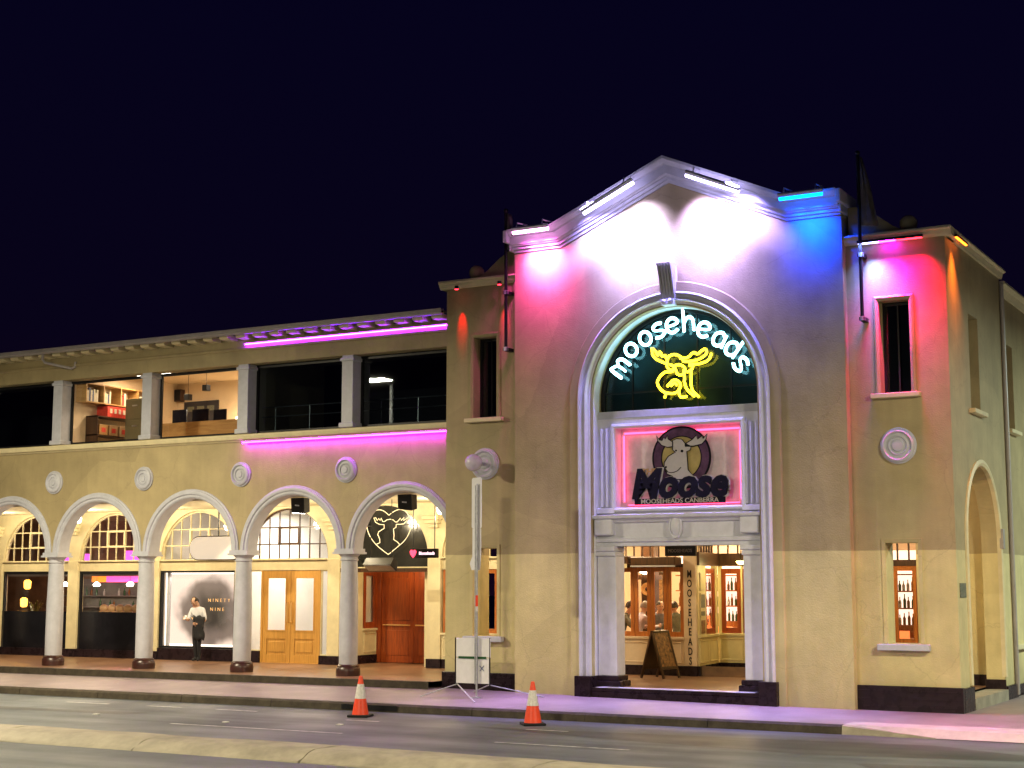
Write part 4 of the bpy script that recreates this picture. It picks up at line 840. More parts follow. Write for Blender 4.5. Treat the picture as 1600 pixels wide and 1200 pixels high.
# emblem sign
HEAD = [(-5.576, 5.304), (-5.482, 5.338), (-5.378, 5.324), (-5.296, 5.234), (-5.173, 5.165), (-5.195, 5.094), (-5.268, 5.069), (-5.259, 4.953), (-5.243, 4.703), (-5.071, 4.506), (-5.661, 4.525), (-5.576, 4.58), (-5.718, 4.643), (-5.7, 4.69), (-5.772, 4.78), (-5.76, 4.876), (-5.675, 4.989), (-5.57, 5.043), (-5.517, 5.06), (-5.579, 5.12)]
ANTL = [(-5.932, 5.418), (-5.859, 5.327), (-5.807, 5.315), (-5.774, 5.385), (-5.737, 5.341), (-5.686, 5.416), (-5.67, 5.337), (-5.57, 5.275), (-5.572, 5.182), (-5.693, 5.174), (-5.819, 5.218), (-5.902, 5.309)]
ANTR = [(-5.301, 5.228), (-5.15, 5.304), (-5.056, 5.386), (-5.027, 5.308), (-4.933, 5.371), (-4.914, 5.312), (-4.82, 5.404), (-4.843, 5.299), (-4.936, 5.208), (-5.111, 5.173), (-5.301, 5.176)]
t = thing('emblem_sign', 'cut-out sign of a pale moose head in a round emblem above bold black lettering', 'sign', (-5.43, .2, 4.05))
DX, DZ = -5.40, 4.955
def disc(r0, r1, y0, y1, m, name):
    MB().slab(arc(DX, DZ, r0, 0, 353, 52), [arc(DX, DZ, r1, 0, 353, 52)] if r1 else [], y0, y1).build(name, m, t)
disc(.635, .60, .135, .16, 'sign_black', 'ring_edge'); disc(.60, .44, .138, .16, 'sign_purple', 'ring'); disc(.44, .42, .135, .16, 'sign_black', 'ring_edge'); disc(.42, 0, .142, .16, 'sign_gold', 'emblem_field')
for nm, pl_ in (('moose_head', HEAD), ('antler', ANTL), ('antler', ANTR)):
    pl_ = [(DX + (a - DX) * .99, b_) for a, b_ in pl_]
    MB().slab(pl_, [], .115, .134).build(nm, 'sign_grey', t)
    MB().tube([(a, .112, b_) for a, b_ in pl_], .009, 6, closed=True).build('outline', 'sign_black', t)
for x, z, r in ((-5.371, 5.083, .028), (-5.50, 5.10, .018), (-5.725, 4.775, .02)): MB().lathe((x, .105, z), [(.001, 0), (r, 0), (r, .01)], 12, 'y').build('eye' if z > 5 else 'nostril', 'sign_black', t)
MB().tube([(x, .112, z) for x, z in smooth_path([(-5.70, 4.68), (-5.60, 4.66), (-5.48, 4.69), (-5.40, 4.76)])], .008, 6).build('mouth_line', 'sign_black', t)
text('lettering', 'Moose', .80, 'sign_black', t, (-5.46, .09, 4.42), .93, .02, .034, .22)
text('lettering_edge', 'Moose', .80, 'sign_grey', t, (-5.45, .118, 4.41), .93, .004, .06, .22)
text('lettering', 'THE', .16, 'text_gold', t, (-6.10, .09, 4.69), 1.2, .012, .006, .2)
MB().slab([(-6.42, 4.03), (-4.46, 4.03), (-4.46, 4.15), (-6.42, 4.15)], [], .10, .12).build('caption_strip', 'sign_black', t)
text('caption', 'MOOSEHEADS CANBERRA', .135, 'text_pale', t, (-5.44, .095, 4.09), 1.05, .003, .001)

# ================================================================== HEART SIGN AND ARCADE FITTINGS
HEART = [[(-15.03, 3.175), (-15.382, 3.411), (-15.6, 3.655), (-15.692, 3.899), (-15.646, 4.109), (-15.511, 4.252), (-15.336, 4.304), (-15.179, 4.268), (-15.023, 4.16)], [(-15.023, 4.16), (-14.869, 4.253), (-14.697, 4.297), (-14.524, 4.245), (-14.408, 4.099), (-14.358, 3.907), (-14.413, 3.701), (-14.554, 3.512), (-14.763, 3.356), (-15.03, 3.175)], [(-15.392, 3.435), (-15.285, 3.477), (-15.296, 3.57), (-15.356, 3.684), (-15.328, 3.748), (-15.164, 3.833), (-15.165, 3.925), (-15.311, 3.937), (-15.425, 3.991), (-15.479, 4.105), (-15.427, 4.112), (-15.371, 4.03), (-15.333, 4.086), (-15.283, 4.037), (-15.259, 4.093), (-15.205, 4.003), (-15.156, 4.002), (-15.079, 4.049), (-14.983, 4.06), (-14.886, 4.037), (-14.828, 3.988), (-14.77, 3.987), (-14.675, 4.081), (-14.646, 4.024), (-14.57, 4.094), (-14.579, 4.023), (-14.455, 4.084), (-14.493, 4.005), (-14.578, 3.935), (-14.693, 3.926), (-14.798, 3.931), (-14.807, 3.851), (-14.883, 3.813), (-14.862, 3.66), (-14.871, 3.548), (-14.764, 3.491), (-14.687, 3.418)]]
t = thing('heart_sign', 'thin cream heart outline with a moose silhouette on the black arched panel', 'sign', (-15.03, 4.0, 3.1))
for i, s_ in enumerate(HEART): MB().tube([(x, 4.02, z) for x, z in (smooth_path(s_, 4) if i < 2 else s_)], .010, 6).build('outline_tube', 'neon_cream', t, smooth=True)
for x, z in ((-15.65, 3.9), (-14.4, 3.9), (-15.03, 3.2)): MB().tube([(x, 4.02, z), (x, 4.16, z)], .008, 6).build('standoff', 'steel', t)
# small hanging light box with heart
t = thing('hanging_light_box', 'small hanging light box with a red heart beside the black arched panel', 'sign', (-13.0, 2.5, 3.05))
MB().box(-13.36, -12.62, 2.44, 2.56, 3.05, 3.27).build('case', 'black_metal', t, bevel=.01)
MB().slab([(-13.26 + a * .0052, 3.16 + b_ * .0052) for a, b_ in ((0, -20), (14, -4), (17, 8), (12, 16), (5, 16), (0, 10), (-5, 16), (-12, 16), (-17, 8), (-14, -4))], [], 2.425, 2.438).build('heart', 'heart_red', t)
text('lettering', 'Mooseheads', .105, 'text_glow', t, (-12.88, 2.435, 3.16), .82, .003, .003)
MB().tube([(-13.3, 2.5, 3.27), (-13.3, 2.5, 4.455)], .012).build('hanger', 'black_metal', t); MB().tube([(-12.7, 2.5, 3.27), (-12.7, 2.5, 4.455)], .012).build('hanger', 'black_metal', t)
t = thing('hanging_sign', 'small dark hanging sign box under the entrance lintel', 'sign', (-6.25, 2.0, 3.0))
MB().box(-6.58, -5.88, 1.95, 2.05, 3.03, 3.25).build('case', 'black_metal', t, bevel=.01); text('lettering', 'MOOSEHEADS', .10, 'bar_grey', t, (-6.23, 1.945, 3.14), .85, .003)
MB().tube([(-6.23, 2.0, 3.25), (-6.23, 2.0, 4.455)], .012).build('hanger', 'black_metal', t)
# pill-shaped light box
t = thing('pill_light_box', 'white pill-shaped projecting light box beside the backlit shop panel', 'sign', (-19.2, 2.5, 3.04))
def pill(r, y0, y1, nm, m_, dx=0): MB().slab(arc(-19.72 + dx, 3.35, r, 90, 270, 16) + arc(-18.6 + dx, 3.35, r, -90, 90, 16), [], y0, y1).build(nm, m_, t, bevel=.01)
pill(.31, 2.30, 2.62, 'case', 'black_metal'); pill(.285, 2.285, 2.30, 'face', 'box_white')
MB().tube([(-19.2, 2.45, 3.66), (-19.2, 2.45, 4.455)], .02).build('hanger', 'black_metal', t); MB().tube([(-18.7, 2.45, 3.66), (-18.7, 2.45, 4.455)], .02).build('hanger', 'black_metal', t)
for x, lab in ((-15.52, 'black loudspeaker hung in the arch in front of the golden double doors'), (-12.50, 'black loudspeaker hung in the arch in front of the heart sign')):
    t = thing('loudspeaker', lab, 'speaker', (x, 1.0, 4.23), group='loudspeakers hung in the arches')
    M = Matrix.Translation((x, 1.0, 4.42)) @ Matrix.Rotation(radians(12), 4, 'X') @ Matrix.Rotation(radians(6), 4, 'Y')
    MB().box(-.19, .19, -.12, .12, -.30, .12).build('cabinet', 'black_metal', t, bevel=.015, xf=M); MB().box(-.165, .165, -.128, -.119, -.27, .09).build('grille', 'rubber_black', t, xf=M)
    MB().box(-.06, .06, -.133, -.127, -.13, -.10).build('badge', 'steel', t, xf=M); MB().tube([(x, 1.05, 4.6), (x, 1.05, 4.45)], .015).build('mount', 'black_metal', t)
t = thing('strip_heater', 'black outdoor strip heater hung in front of the red doors', 'heater', (-14.2, 2.5, 2.78))
M = Matrix.Translation((-14.22, 2.5, 2.93)) @ Matrix.Rotation(radians(-28), 4, 'X')
MB().slab([(-.16, -.12), (.16, -.12), (.10, .10), (-.10, .10)], [], -.40, .40, 'yz').build('hood', 'black_metal', t, xf=M); MB().box(-.38, .38, -.13, .13, -.128, -.121).build('grille', 'steel', t, xf=M)
for s in (-.3, .3): MB().tube([(-14.22 + s, 2.5, 3.0), (-14.22 + s, 2.5, 4.455)], .01, 6).build('hanger', 'black_metal', t)
# arcade lamps (oval bulkheads on the inner face of the arcade)
LAMPS = [(-12.62, 2.6, 4.22, 'beside the tower'), (-15.37, 2.6, 4.27, 'behind the arch pier nearest the golden doors'), (-18.52, 2.6, 4.27, 'behind the arch pier nearest the pill light box'), (-24.25, 2.6, 4.22, 'between the two leftmost whole arches'), (-21.66, 2.6, 4.27, 'behind the arch pier left of the backlit shop panel'), (-27.6, 2.6, 4.27, 'at the far left end')]
for x, y, z, w_ in LAMPS:
    t = thing('arcade_lamp', 'oval white lamp in the arcade ' + w_, 'lamp', (x, y, z), group='arcade lamps')
    MB().ball((x, y, z), .115, 16, (.75, .75, 1.25)).build('diffuser', 'lamp_white', t, smooth=True)
    MB().tube([(x, y, z + .12), (x, y, 4.455)], .03).build('mount', 'steel', t)
    lamp('POINT', 'arcade_light', t, (x, y, z - .22), 150, (1, .82, .52), .12)
t = thing('recess_lamp', 'small round lamp under the ceiling of the red door recess', 'lamp', (-15.2, 4.85, 2.95))
MB().lathe((-15.2, 4.85, 2.93), [(.001, -.03), (.06, -.02), (.07, .03)], 14).build('diffuser', 'lamp_warm', t, smooth=True); MB().lathe((-15.2, 4.85, 2.96), [(.08, 0), (.08, .02)], 14).build('rim', 'steel', t); lamp('POINT', 'recess_light', t, (-15.2, 4.85, 2.82), 26, (1, .72, .36), .06)
# porch lamps
for x, y, z, pw, c_, m_, w_ in ((-6.15, 5.3, 2.95, 34, (1, .84, .36), 'lamp_yellow', 'yellow dome lamp in the recessed pub entrance'), (-8.6, 2.2, 4.2, 120, (1, .74, .42), 'lamp_warm', 'warm ceiling lamp on the left of the porch'), (-2.4, 2.2, 4.2, 110, (1, .74, .42), 'lamp_warm', 'warm ceiling lamp on the right of the porch'), (-5.6, 3.6, 3.75, 16, (1, .70, .36), 'lamp_warm', 'small bright lamp high in the porch near the entrance')):
    t = thing('porch_lamp', w_, 'lamp', (x, y, z), group='porch lamps')
    MB().lathe((x, y, z), [(.001, -.06), (.07, -.05), (.11, 0), (.10, .02)], 16).build('diffuser', m_, t, smooth=True); MB().tube([(x, y, z + .02), (x, y, 4.455)], .012).build('stem', 'black_metal', t)
    lamp('POINT', 'porch_light', t, (x, y, z - .15), pw, c_, .08)

# ================================================================== BACKLIT SHOP PANEL AND ITS LETTERING
c = BC[3]
t = thing('backlit_panel', 'backlit white shop panel with a dark smoky centre and gold letters', 'sign', (c, 4.5, .75))
MB().box(c - 1.27, c + 1.27, 4.36, 4.42, .77, 2.76).build('print', 'smoke_print', t)
MB().sweep([(c - 1.27, .77), (c + 1.27, .77), (c + 1.27, 2.76), (c - 1.27, 2.76)], [(0, 4.30), (0, 4.36), (.05, 4.36), (.05, 4.33)], closed=True).build('edge_light', 'box_edge', t)
bx('frame_post', 'trim_white', t, c - 1.17, c - 1.08, 4.24, 4.30, .77, 2.76)
lk = (32.66 / 32.4)
for body, x, z in (('NINETY', -20.72, 2.00), ('NINE', -20.78, 1.76), ('LOVE', -21.72, 1.515)): text('lettering', body, .13, 'letter_gold', t, (x, 4.345, z), 1.1, .004, -.002, 0, 'CENTER', spacing=1.75)
lamp('AREA', 'panel_glow', t, (c, 4.33, 2.6), 6, (1, .86, .72), 2.2, aim=(c, 3.4, 0.4), sizey=.1)
t = thing('window_numerals', 'pale numerals hung inside the arched window above the backlit panel', 'sign', (c, 4.4, 3.6))
text('numerals', '99', .30, 'text_pale', t, (c + .22, 4.36, 3.66), .9, .01, .004); MB().tube([(c + .22, 4.36, 3.8), (c + .22, 4.36, 4.4)], .004, 6).build('hanging_wire', 'steel', t)
lamp('AREA', 'window_light', t, (c, 5.2, 3.0), 14, (1, .84, .72), 2.0, aim=(c, 5.8, 4.5), sizey=.3)

# ================================================================== INTERIOR LIGHTS (fixtures)
def panel_light(label, x, y, z, sx_, sy_, power, col, m_, group):
    t = thing('ceiling_panel_light', label, 'ceiling light', (x, y, z), group=group)
    MB().box(x - sx_ / 2, x + sx_ / 2, y - sy_ / 2, y + sy_ / 2, z, z + .05).build('case', 'trim_white', t); MB().box(x - sx_ / 2 + .03, x + sx_ / 2 - .03, y - sy_ / 2 + .03, y + sy_ / 2 - .03, z - .01, z - .002).build('diffuser', m_, t)
    lamp('AREA', 'panel_glow', t, (x, y, z - .03), power, col, sx_, aim=(x, y + .0001, 0), sizey=sy_)
panel_light('ceiling light inside the pub behind the folding windows, near left', -9.2, 5.6, 4.38, 1.0, .5, 210, (1, .70, .38), 'lamp_warm', 'pub ceiling lights')
panel_light('ceiling light inside the pub behind the folding windows, far right', -7.8, 7.8, 4.38, 1.0, .5, 180, (1, .70, .38), 'lamp_warm', 'pub ceiling lights')
panel_light('ceiling light inside the pub behind the entrance', -5.6, 7.6, 4.38, 1.0, .5, 100, (1, .64, .36), 'lamp_warm', 'pub ceiling lights')
panel_light('ceiling light inside the pub behind the right slot window', -2.6, 6.6, 4.38, 1.0, .5, 60, (1, .50, .20), 'lamp_warm', 'pub ceiling lights')
panel_light('bright ceiling light in the white foyer behind the golden doors', -18.2, 5.6, 4.36, 1.6, .8, 130, (1, .90, .74), 'lamp_white', 'foyer lights')
panel_light('long ceiling light in the upper office, over the shelves', -21.4, 2.2, 7.96, 1.2, .3, 85, (1, .74, .44), 'lamp_white', 'office ceiling lights')
panel_light('long ceiling light in the upper office, over the desk', -19.0, 2.6, 7.96, 1.2, .3, 75, (1, .74, .44), 'lamp_white', 'office ceiling lights')

# ================================================================== UPPER OFFICE
t = thing('wall_shelf', 'wooden cubby shelf with binders on the left office wall upstairs', 'shelf', (-22.45, 1.9, 7.1))
for z in (7.12, 7.60): MB().box(-22.61, -22.25, .72, 3.4, z, z + .03).build('shelf_board', 'desk_wood', t)
for y in (.72, 1.35, 1.98, 2.62, 3.37): MB().box(-22.61, -22.25, y, y + .03, 7.15, 7.60).build('divider', 'desk_wood', t)
n = 0
for y0, cnt in ((.80, 8), (1.42, 5), (2.05, 4), (2.70, 5)):
    y = y0
    for k in range(cnt):
        w_ = random.uniform(.035, .06); h = random.uniform(.24, .36)
        o = MB().box(-22.56, -22.32, y, y + w_, 7.15, 7.15 + h).build('binder', random.choice(['book_pale', 'book_pale', 'book_pale', 'book_red', 'book_blue']), None); y += w_ + .004; n += 1
        tag(o, 'narrow office binder standing in the wooden cubby shelf upstairs', 'binder', 'binders in the wall shelf')
t = thing('red_crate', 'bright red storage crate below the cubby shelf upstairs', 'crate', (-22.4, 1.8, 6.82))
for q in ((-22.58, -22.2, 1.46, 1.49), (-22.58, -22.2, 2.18, 2.21)): MB().box(*q, 6.82, 7.08).build('crate_side', 'book_red', t)
MB().box(-22.24, -22.2, 1.49, 2.18, 6.82, 7.08).build('crate_side', 'book_red', t); MB().box(-22.58, -22.2, 1.46, 2.21, 6.80, 6.82).build('crate_base', 'book_red', t)
for k in range(4): MB().box(-22.198, -22.19, 1.54 + .16 * k, 1.62 + .16 * k, 6.90, 7.02).build('crate_slot', 'book_pale', t)
t = thing('shelf_rack', 'dark low rack below the red crate upstairs', 'shelf', (-22.4, 1.9, 5.6))
for z in (5.75, 6.28, 6.77): MB().box(-22.61, -22.2, 1.1, 3.0, z, z + .03).build('shelf_board', 'timber_dark', t)
for y in (1.1, 2.97): MB().box(-22.61, -22.2, y, y + .03, 5.6, 6.8).build('upright', 'timber_dark', t)
for k, (y, m_, lab) in enumerate(((1.35, 'desk_wood', 'brown box, left of the three boxes on the low rack upstairs'), (1.72, 'card_box', 'cardboard box, middle of the three boxes on the low rack upstairs'), (2.10, 'card_box', 'cardboard box, right of the three boxes on the low rack upstairs'))):
    t = thing('carton', lab, 'box', (-22.4, y, 6.31), group='boxes on the low rack')
    MB().box(-22.56, -22.22, y - .15, y + .15, 6.31, 6.58).build('carton_body', m_, t, bevel=.006); MB().box(-22.218, -22.214, y - .07, y + .07, 6.38, 6.50).build('carton_label', 'book_red', t)
t = thing('filing_cabinet', 'tall olive filing cabinet in the middle of the upper office', 'cabinet', (-21.6, 2.1, 5.6))
MB().box(-21.95, -21.25, 1.85, 2.4, 5.6, 7.28).build('cabinet_body', 'cabinet_olive', t, bevel=.01)
for k in range(3): 
    d = MB().box(-21.92, -21.28, 1.835, 1.852, 5.66 + .54 * k, 6.16 + .54 * k).build('drawer', 'cabinet_olive', t, bevel=.006); MB().box(-21.68, -21.52, 1.81, 1.835, 6.0 + .54 * k, 6.03 + .54 * k).build('drawer_handle', 'steel', d)
t = thing('desk_counter', 'long wooden desk screen behind the second lit upper window', 'desk', (-19.5, 2.0, 5.6))
MB().box(-20.86, -17.2, 1.95, 2.0, 5.62, 6.58).build('front_panel', 'desk_wood', t); MB().box(-20.86, -17.2, 2.0, 2.7, 6.36, 6.40).build('worktop', 'desk_wood', t)
for k, (x, w_, z, lab) in enumerate(((-20.55, .5, 6.72, 'dark computer monitor at the left end of the upstairs desk'), (-19.85, .55, 6.70, 'dark computer monitor in the middle of the upstairs desk'), (-19.2, .42, 6.66, 'dark printer-shaped monitor at the right of the upstairs desk'))):
    t = thing('monitor', lab, 'monitor', (x, 2.4, 6.4), group='monitors on the desk')
    MB().box(x - w_ / 2, x + w_ / 2, 2.38, 2.42, z - .10, z + .26).build('screen', 'black_glass', t, bevel=.008); MB().box(x - .03, x + .03, 2.42, 2.45, 6.42, z).build('stand', 'black_metal', t); MB().box(x - .12, x + .12, 2.34, 2.52, 6.40, 6.42).build('foot', 'black_metal', t)
for x, y, z, lab in ((-20.38, 2.5, 7.31, 'dark cube pendant lamp hanging lower over the upstairs desk'), (-19.77, 2.5, 7.52, 'dark cube pendant lamp hanging higher over the upstairs desk')):
    t = thing('pendant_lamp', lab, 'lamp', (x, y, z), group='pendant lamps in the office')
    MB().box(x - .08, x + .08, y - .08, y + .08, z - .08, z + .08).build('shade', 'black_metal', t, bevel=.01); MB().tube([(x, y, z + .08), (x, y, 8.02)], .006, 6).build('cord', 'black_metal', t)
t = thing('pin_board', 'dark pin board on the back wall of the upper office', 'board', (-21.7, 4.55, 6.85))
MB().box(-22.32, -21.10, 4.55, 4.598, 6.85, 7.50).build('board', 'room_dark', t)
for k in range(3): MB().box(-22.2 + .36 * k, -21.95 + .36 * k, 4.542, 4.55, 7.22, 7.36).build('pinned_note', 'poster_grey', t)
t = thing('wall_speaker', 'small dark box high on the office back wall upstairs', 'speaker', (-22.45, 4.5, 7.55)); MB().box(-22.58, -22.34, 4.42, 4.6, 7.52, 7.86).build('cabinet', 'timber_dark', t, bevel=.01); MB().box(-22.56, -22.36, 4.41, 4.42, 7.55, 7.83).build('grille', 'black_metal', t)
t = thing('table_lamp', 'glowing table lamp in the corner of the upper office', 'lamp', (-20.1, 4.2, 6.4))
MB().lathe((-20.1, 4.25, 6.40), [(.09, 0), (.09, .02), (.015, .04), (.015, .35)], 12).build('stem', 'steel', t); MB().lathe((-20.1, 4.25, 6.74), [(.13, 0), (.08, .2)], 16).build('shade', 'lamp_warm', t, smooth=True); lamp('POINT', 'bulb', t, (-20.1, 4.25, 7.0), 14, (1, .75, .42), .06)
bx('side_board', 'desk_wood', None, -20.6, -19.4, 3.9, 4.58, 5.6, 6.39); tag(bpy.data.objects['side_board'], 'wooden sideboard under the glowing table lamp upstairs', 'sideboard')
# balcony rail behind dark glass
t = thing('balcony_rail', 'thin steel handrail behind the two dark upper windows', 'railing', (-14, 1.0, 5.6))
for z in (6.67, 6.44): MB().tube([(-16.7, 1.0, z), (-10.95, 1.0, z)], .016, 6).build('rail', 'steel', t)
for k in range(6): MB().tube([(-16.3 + 1.02 * k, 1.0, 5.6), (-16.3 + 1.02 * k, 1.0, 6.67)], .014, 6).build('post', 'steel', t)

# ================================================================== BAR INTERIOR (left bays)
t = thing('banquette', 'tan tufted banquette behind the second bar window', 'seat', (-24.6, 5.4, .4))
MB().box(-26.0, -23.0, 5.3, 5.5, .42, 1.66).build('back_panel', 'leather_tan', t)
for k in range(10): MB().ball((-25.85 + .31 * k, 5.34, 1.74), .155, 12, (1, .6, .75)).build('tuft', 'leather_tan', t, smooth=True)
t = thing('pink_bulkhead', 'pink and orange lit bulkhead hanging in the bar', 'bulkhead', (-25.4, 6.9, 2.6))
for a, b_, m_ in ((-27.9, -27.3, 'box_orange'), (-27.3, -26.0, 'box_pink'), (-26.0, -25.3, 'box_orange')): MB().box(a, b_, 6.9, 7.1, 2.50, 2.82).build('lit_panel', m_, t)
for s in (-27, -24.6): MB().tube([(s, 7, 2.9), (s, 7, 4.44)], .012).build('hanger', 'black_metal', t)
lamp('AREA', 'bulkhead_glow', t, (-25.9, 6.8, 2.6), 10, (1, .25, .4), 2.2, aim=(-25.9, 6, 0), sizey=.2)
k = 0
for x, y, z in ((-27.2, 6.4, 2.42), (-26.6, 7.2, 2.44), (-26.05, 6.6, 2.42), (-25.5, 7.4, 2.45), (-24.9, 6.5, 2.42), (-28.6, 6.5, 2.42), (-29.3, 7.0, 2.44)):
    t = thing('bar_pendant', 'small white pendant light over the bar tables', 'lamp', (x, y, z), group='bar pendant lights')
    MB().lathe((x, y, z), [(.001, -.05), (.09, -.04), (.11, 0), (.03, .08)], 14).build('shade', 'lamp_white', t, smooth=True); MB().tube([(x, y, z + .08), (x, y, 4.44)], .005, 6).build('cord', 'black_metal', t)
    lamp('POINT', 'bulb', t, (x, y, z - .12), 16, (1, .80, .52), .05); k += 1
for x, y, z, lab in ((-29.9, 6.2, 2.42, 'amber wall lantern at the far left of the bar window'), (-29.6, 5.8, 1.88, 'amber table lantern low in the left bar window')):
    t = thing('amber_lantern', lab, 'lamp', (x, y, z), group='amber lanterns in the bar')
    MB().lathe((x, y, z), [(.06, -.14), (.10, -.10), (.11, .10), (.05, .15)], 14).build('lantern_glass', 'lamp_amber', t, smooth=True); MB().lathe((x, y, z + .15), [(.055, 0), (.02, .05)], 14).build('cap', 'black_metal', t); lamp('POINT', 'flame', t, (x, y - .25, z), 10, (1, .5, .08), .08)
t = thing('magenta_display', 'magenta lit display panels high inside the left bar windows', 'display', (-28.9, 6.5, 3.1))
MB().box(-29.6, -28.9, 6.6, 6.7, 3.35, 4.05).build('lit_panel', 'box_magenta', t); MB().box(-28.9, -27.6, 6.4, 6.5, 3.05, 3.35).build('lit_panel', 'box_magenta', t); MB().box(-25.9, -25.0, 6.2, 6.3, 3.05, 3.42).build('lit_panel', 'box_magenta', t); MB().box(-25.0, -24.6, 6.2, 6.3, 3.05, 3.5).build('side_panel', 'room_cream', t); MB().box(-29.7, -24.6, 6.5, 6.55, 3.0, 3.05).build('ledge', 'room_brown', t)
t = thing('shelf_screen', 'grey back-bar shelving with glassware in the bar', 'shelf', (-26.5, 8.3, .4))
MB().box(-30.5, -23.2, 8.5, 8.58, .42, 2.6).build('backing', 'bar_grey', t)
for z in (1.7, 2.05, 2.4): MB().box(-30.5, -23.2, 8.2, 8.5, z, z + .03).build('shelf_board', 'bar_grey', t)
for k in range(34):
    x = -30.3 + .2 * k + random.uniform(-.05, .05); z = random.choice((1.73, 2.08)); h = random.uniform(.18, .28)
    o = MB().lathe((x, 8.32, z), [(.035, 0), (.035, h * .6), (.012, h * .75), (.012, h)], 8).build('bottle', random.choice(['bottle_amber', 'bottle_clear', 'bottle_green']), None, smooth=True)
    tag(o, 'bottle on the grey back-bar shelving behind the left bar windows', 'bottle', 'bottles on the back-bar shelving')
t = thing('fern_pot', 'yellow-green plant by the left bar window', 'plant', (-28.9, 5.6, 1.2))
MB().lathe((-28.9, 5.6, 1.2), [(.10, 0), (.15, .3), (.14, .3)], 12).build('pot', 'leather_tan', t)
lf = MB()
for k in range(46):
    a = random.uniform(0, 2 * pi); L = random.uniform(.3, .75); e_ = random.uniform(.1, 1.2); w_ = .025; p = Vector((-28.9, 5.6, 1.5)); dv = Vector((cos(a), sin(a) * .6, 0)); sd = Vector((-sin(a), cos(a), 0)) * w_
    q1 = p + dv * L * .5 + Vector((0, 0, e_ * .4)); q2 = p + dv * L + Vector((0, 0, e_ * .35)); lf.add([p, q1 - sd, q2, q1 + sd], [(0, 1, 2, 3)])
mat('leaf', (.20, .19, .03), .5, var=.4, scale=10); lf.build('leaves', 'leaf', t)
bx('reed_stand', 'black_metal', None, -17.16, -16.96, 4.55, 4.75, .40, .78); o = bpy.data.objects['reed_stand']; tag(o, 'dark stand of tall reeds behind the right side light of the golden doors', 'stand')
for k in range(14):
    x = -17.15 + .014 * k; MB().tube([(x, 4.6 + .01 * k, .7), (x + random.uniform(-.06, .06), 4.62, random.uniform(1.2, 1.75))], .008, 5).build('reed', 'timber_dark', o)

# ================================================================== PUB INTERIOR FURNITURE
t = thing('picture_frame', 'tall dark framed picture on the pub back wall, leftmost', 'picture', (-11.0, 9.2, 2))
for i, (x, lab) in enumerate(((-10.0, None), (-8.6, 'tall dark framed picture on the pub back wall, right of the clock post'))):
    if lab: t = thing('picture_frame', lab, 'picture', (x, 9.2, 2))
    MB().box(x - .22, x + .22, 9.22, 9.29, 1.75, 2.75).build('frame', 'timber_dark', t); MB().box(x - .17, x + .17, 9.21, 9.22, 1.82, 2.68).build('print', 'poster_art', t)
t = thing('wooden_post', 'dark timber post inside the pub carrying a round plaque', 'post', (-8.95, 6.4, .4)); MB().box(-9.12, -8.78, 6.3, 6.6, .4, 4.45).build('shaft', 'timber_dark', t); MB().box(-9.18, -8.72, 6.24, 6.66, 2.55, 2.66).build('collar', 'timber_dark', t)
t = thing('round_plaque', 'gold round plaque on the dark post inside the pub', 'plaque', (-8.95, 6.28, 2.2)); MB().lathe((-8.95, 6.28, 2.32), [(.001, -.03), (.09, -.03), (.10, -.045), (.15, -.045), (.16, .02)], 24, 'y').build('plate', 'text_gold', t); MB().ball((-8.95, 6.25, 2.32), .05).build('boss', 'text_dark', t)
t = thing('wall_light', 'glowing lamp above the round plaque in the pub', 'lamp', (-8.95, 6.2, 2.7)); MB().lathe((-8.95, 6.18, 2.78), [(.05, -.1), (.14, -.06), (.14, .10), (.05, .14)], 16).build('shade', 'lamp_warm', t, smooth=True); MB().box(-8.98, -8.92, 6.18, 6.30, 2.74, 2.80).build('bracket', 'text_gold', t)
for x, y, lab in ((-9.15, 5.5, 'left round pub table behind the folding windows'), (-7.95, 5.35, 'right round pub table behind the folding windows')):
    t = thing('pub_table', lab, 'table', (x, y, .4), group='pub tables'); MB().lathe((x, y, 0), [(.42, 1.12), (.43, 1.14), (.42, 1.16)], 20).build('top', 'timber_dark', t); MB().lathe((x, y, 0), [(.25, .40), (.24, .43), (.04, .46), (.04, 1.12)], 14).build('pedestal', 'black_metal', t)
# bar with bottles, seen through the entrance windows and the right slot
def bar_unit(x0, x1, y, lab, seed):
    rnd = random.Random(seed); t = thing('back_bar', lab, 'bar', ((x0 + x1) / 2, y, .4))
    MB().box(x0, x1, y, y + .3, .4, 1.5).build('cabinet', 'timber_orange', t); MB().box(x0, x1, y + .3, y + .36, 1.5, 3.2).build('backing', 'glow_pale', t)  # backing board glows through its own emission
    for z in (1.5, 1.88, 2.26, 2.64): MB().box(x0, x1, y, y + .3, z, z + .03).build('shelf_board', 'timber_orange', t)
    x = x0 + .06
    while x < x1 - .05:
        for z in (1.53, 1.91, 2.29):
            h = rnd.uniform(.22, .32)
            o = MB().lathe((x + rnd.uniform(-.01, .01), y + .15, z), [(.034, 0), (.036, h * .55), (.013, h * .75), (.014, h)], 8).build('bottle', rnd.choice(['bottle_amber', 'bottle_clear', 'bottle_green', 'bottle_amber']), None, smooth=True)
            tag(o, 'bottle on the shelves of the ' + ('back bar seen past the entrance' if x0 < -5 else 'back bar seen through the right slot window'), 'bottle', 'bottles ' + ('past the entrance' if x0 < -5 else 'behind the right slot'))
        x += .10
    for k in range(3): MB().box(x0 + .1 + k * .5, x0 + .5 + k * .5, y - .012, y, 1.05, 1.40).build('glow_drawer', 'glow_orange', t)  # drawer fronts glow through emission put into their colour
bar_unit(-8.9, -6.2, 7.9, 'lit back bar with orange drawers seen past the entrance', 3)
bar_unit(-3.6, -1.4, 6.4, 'lit back bar with bottles seen through the right slot window', 4)
t = thing('window_poster', 'orange lettered poster in the first yellow entrance window', 'poster', (-7, 5, 1.4))
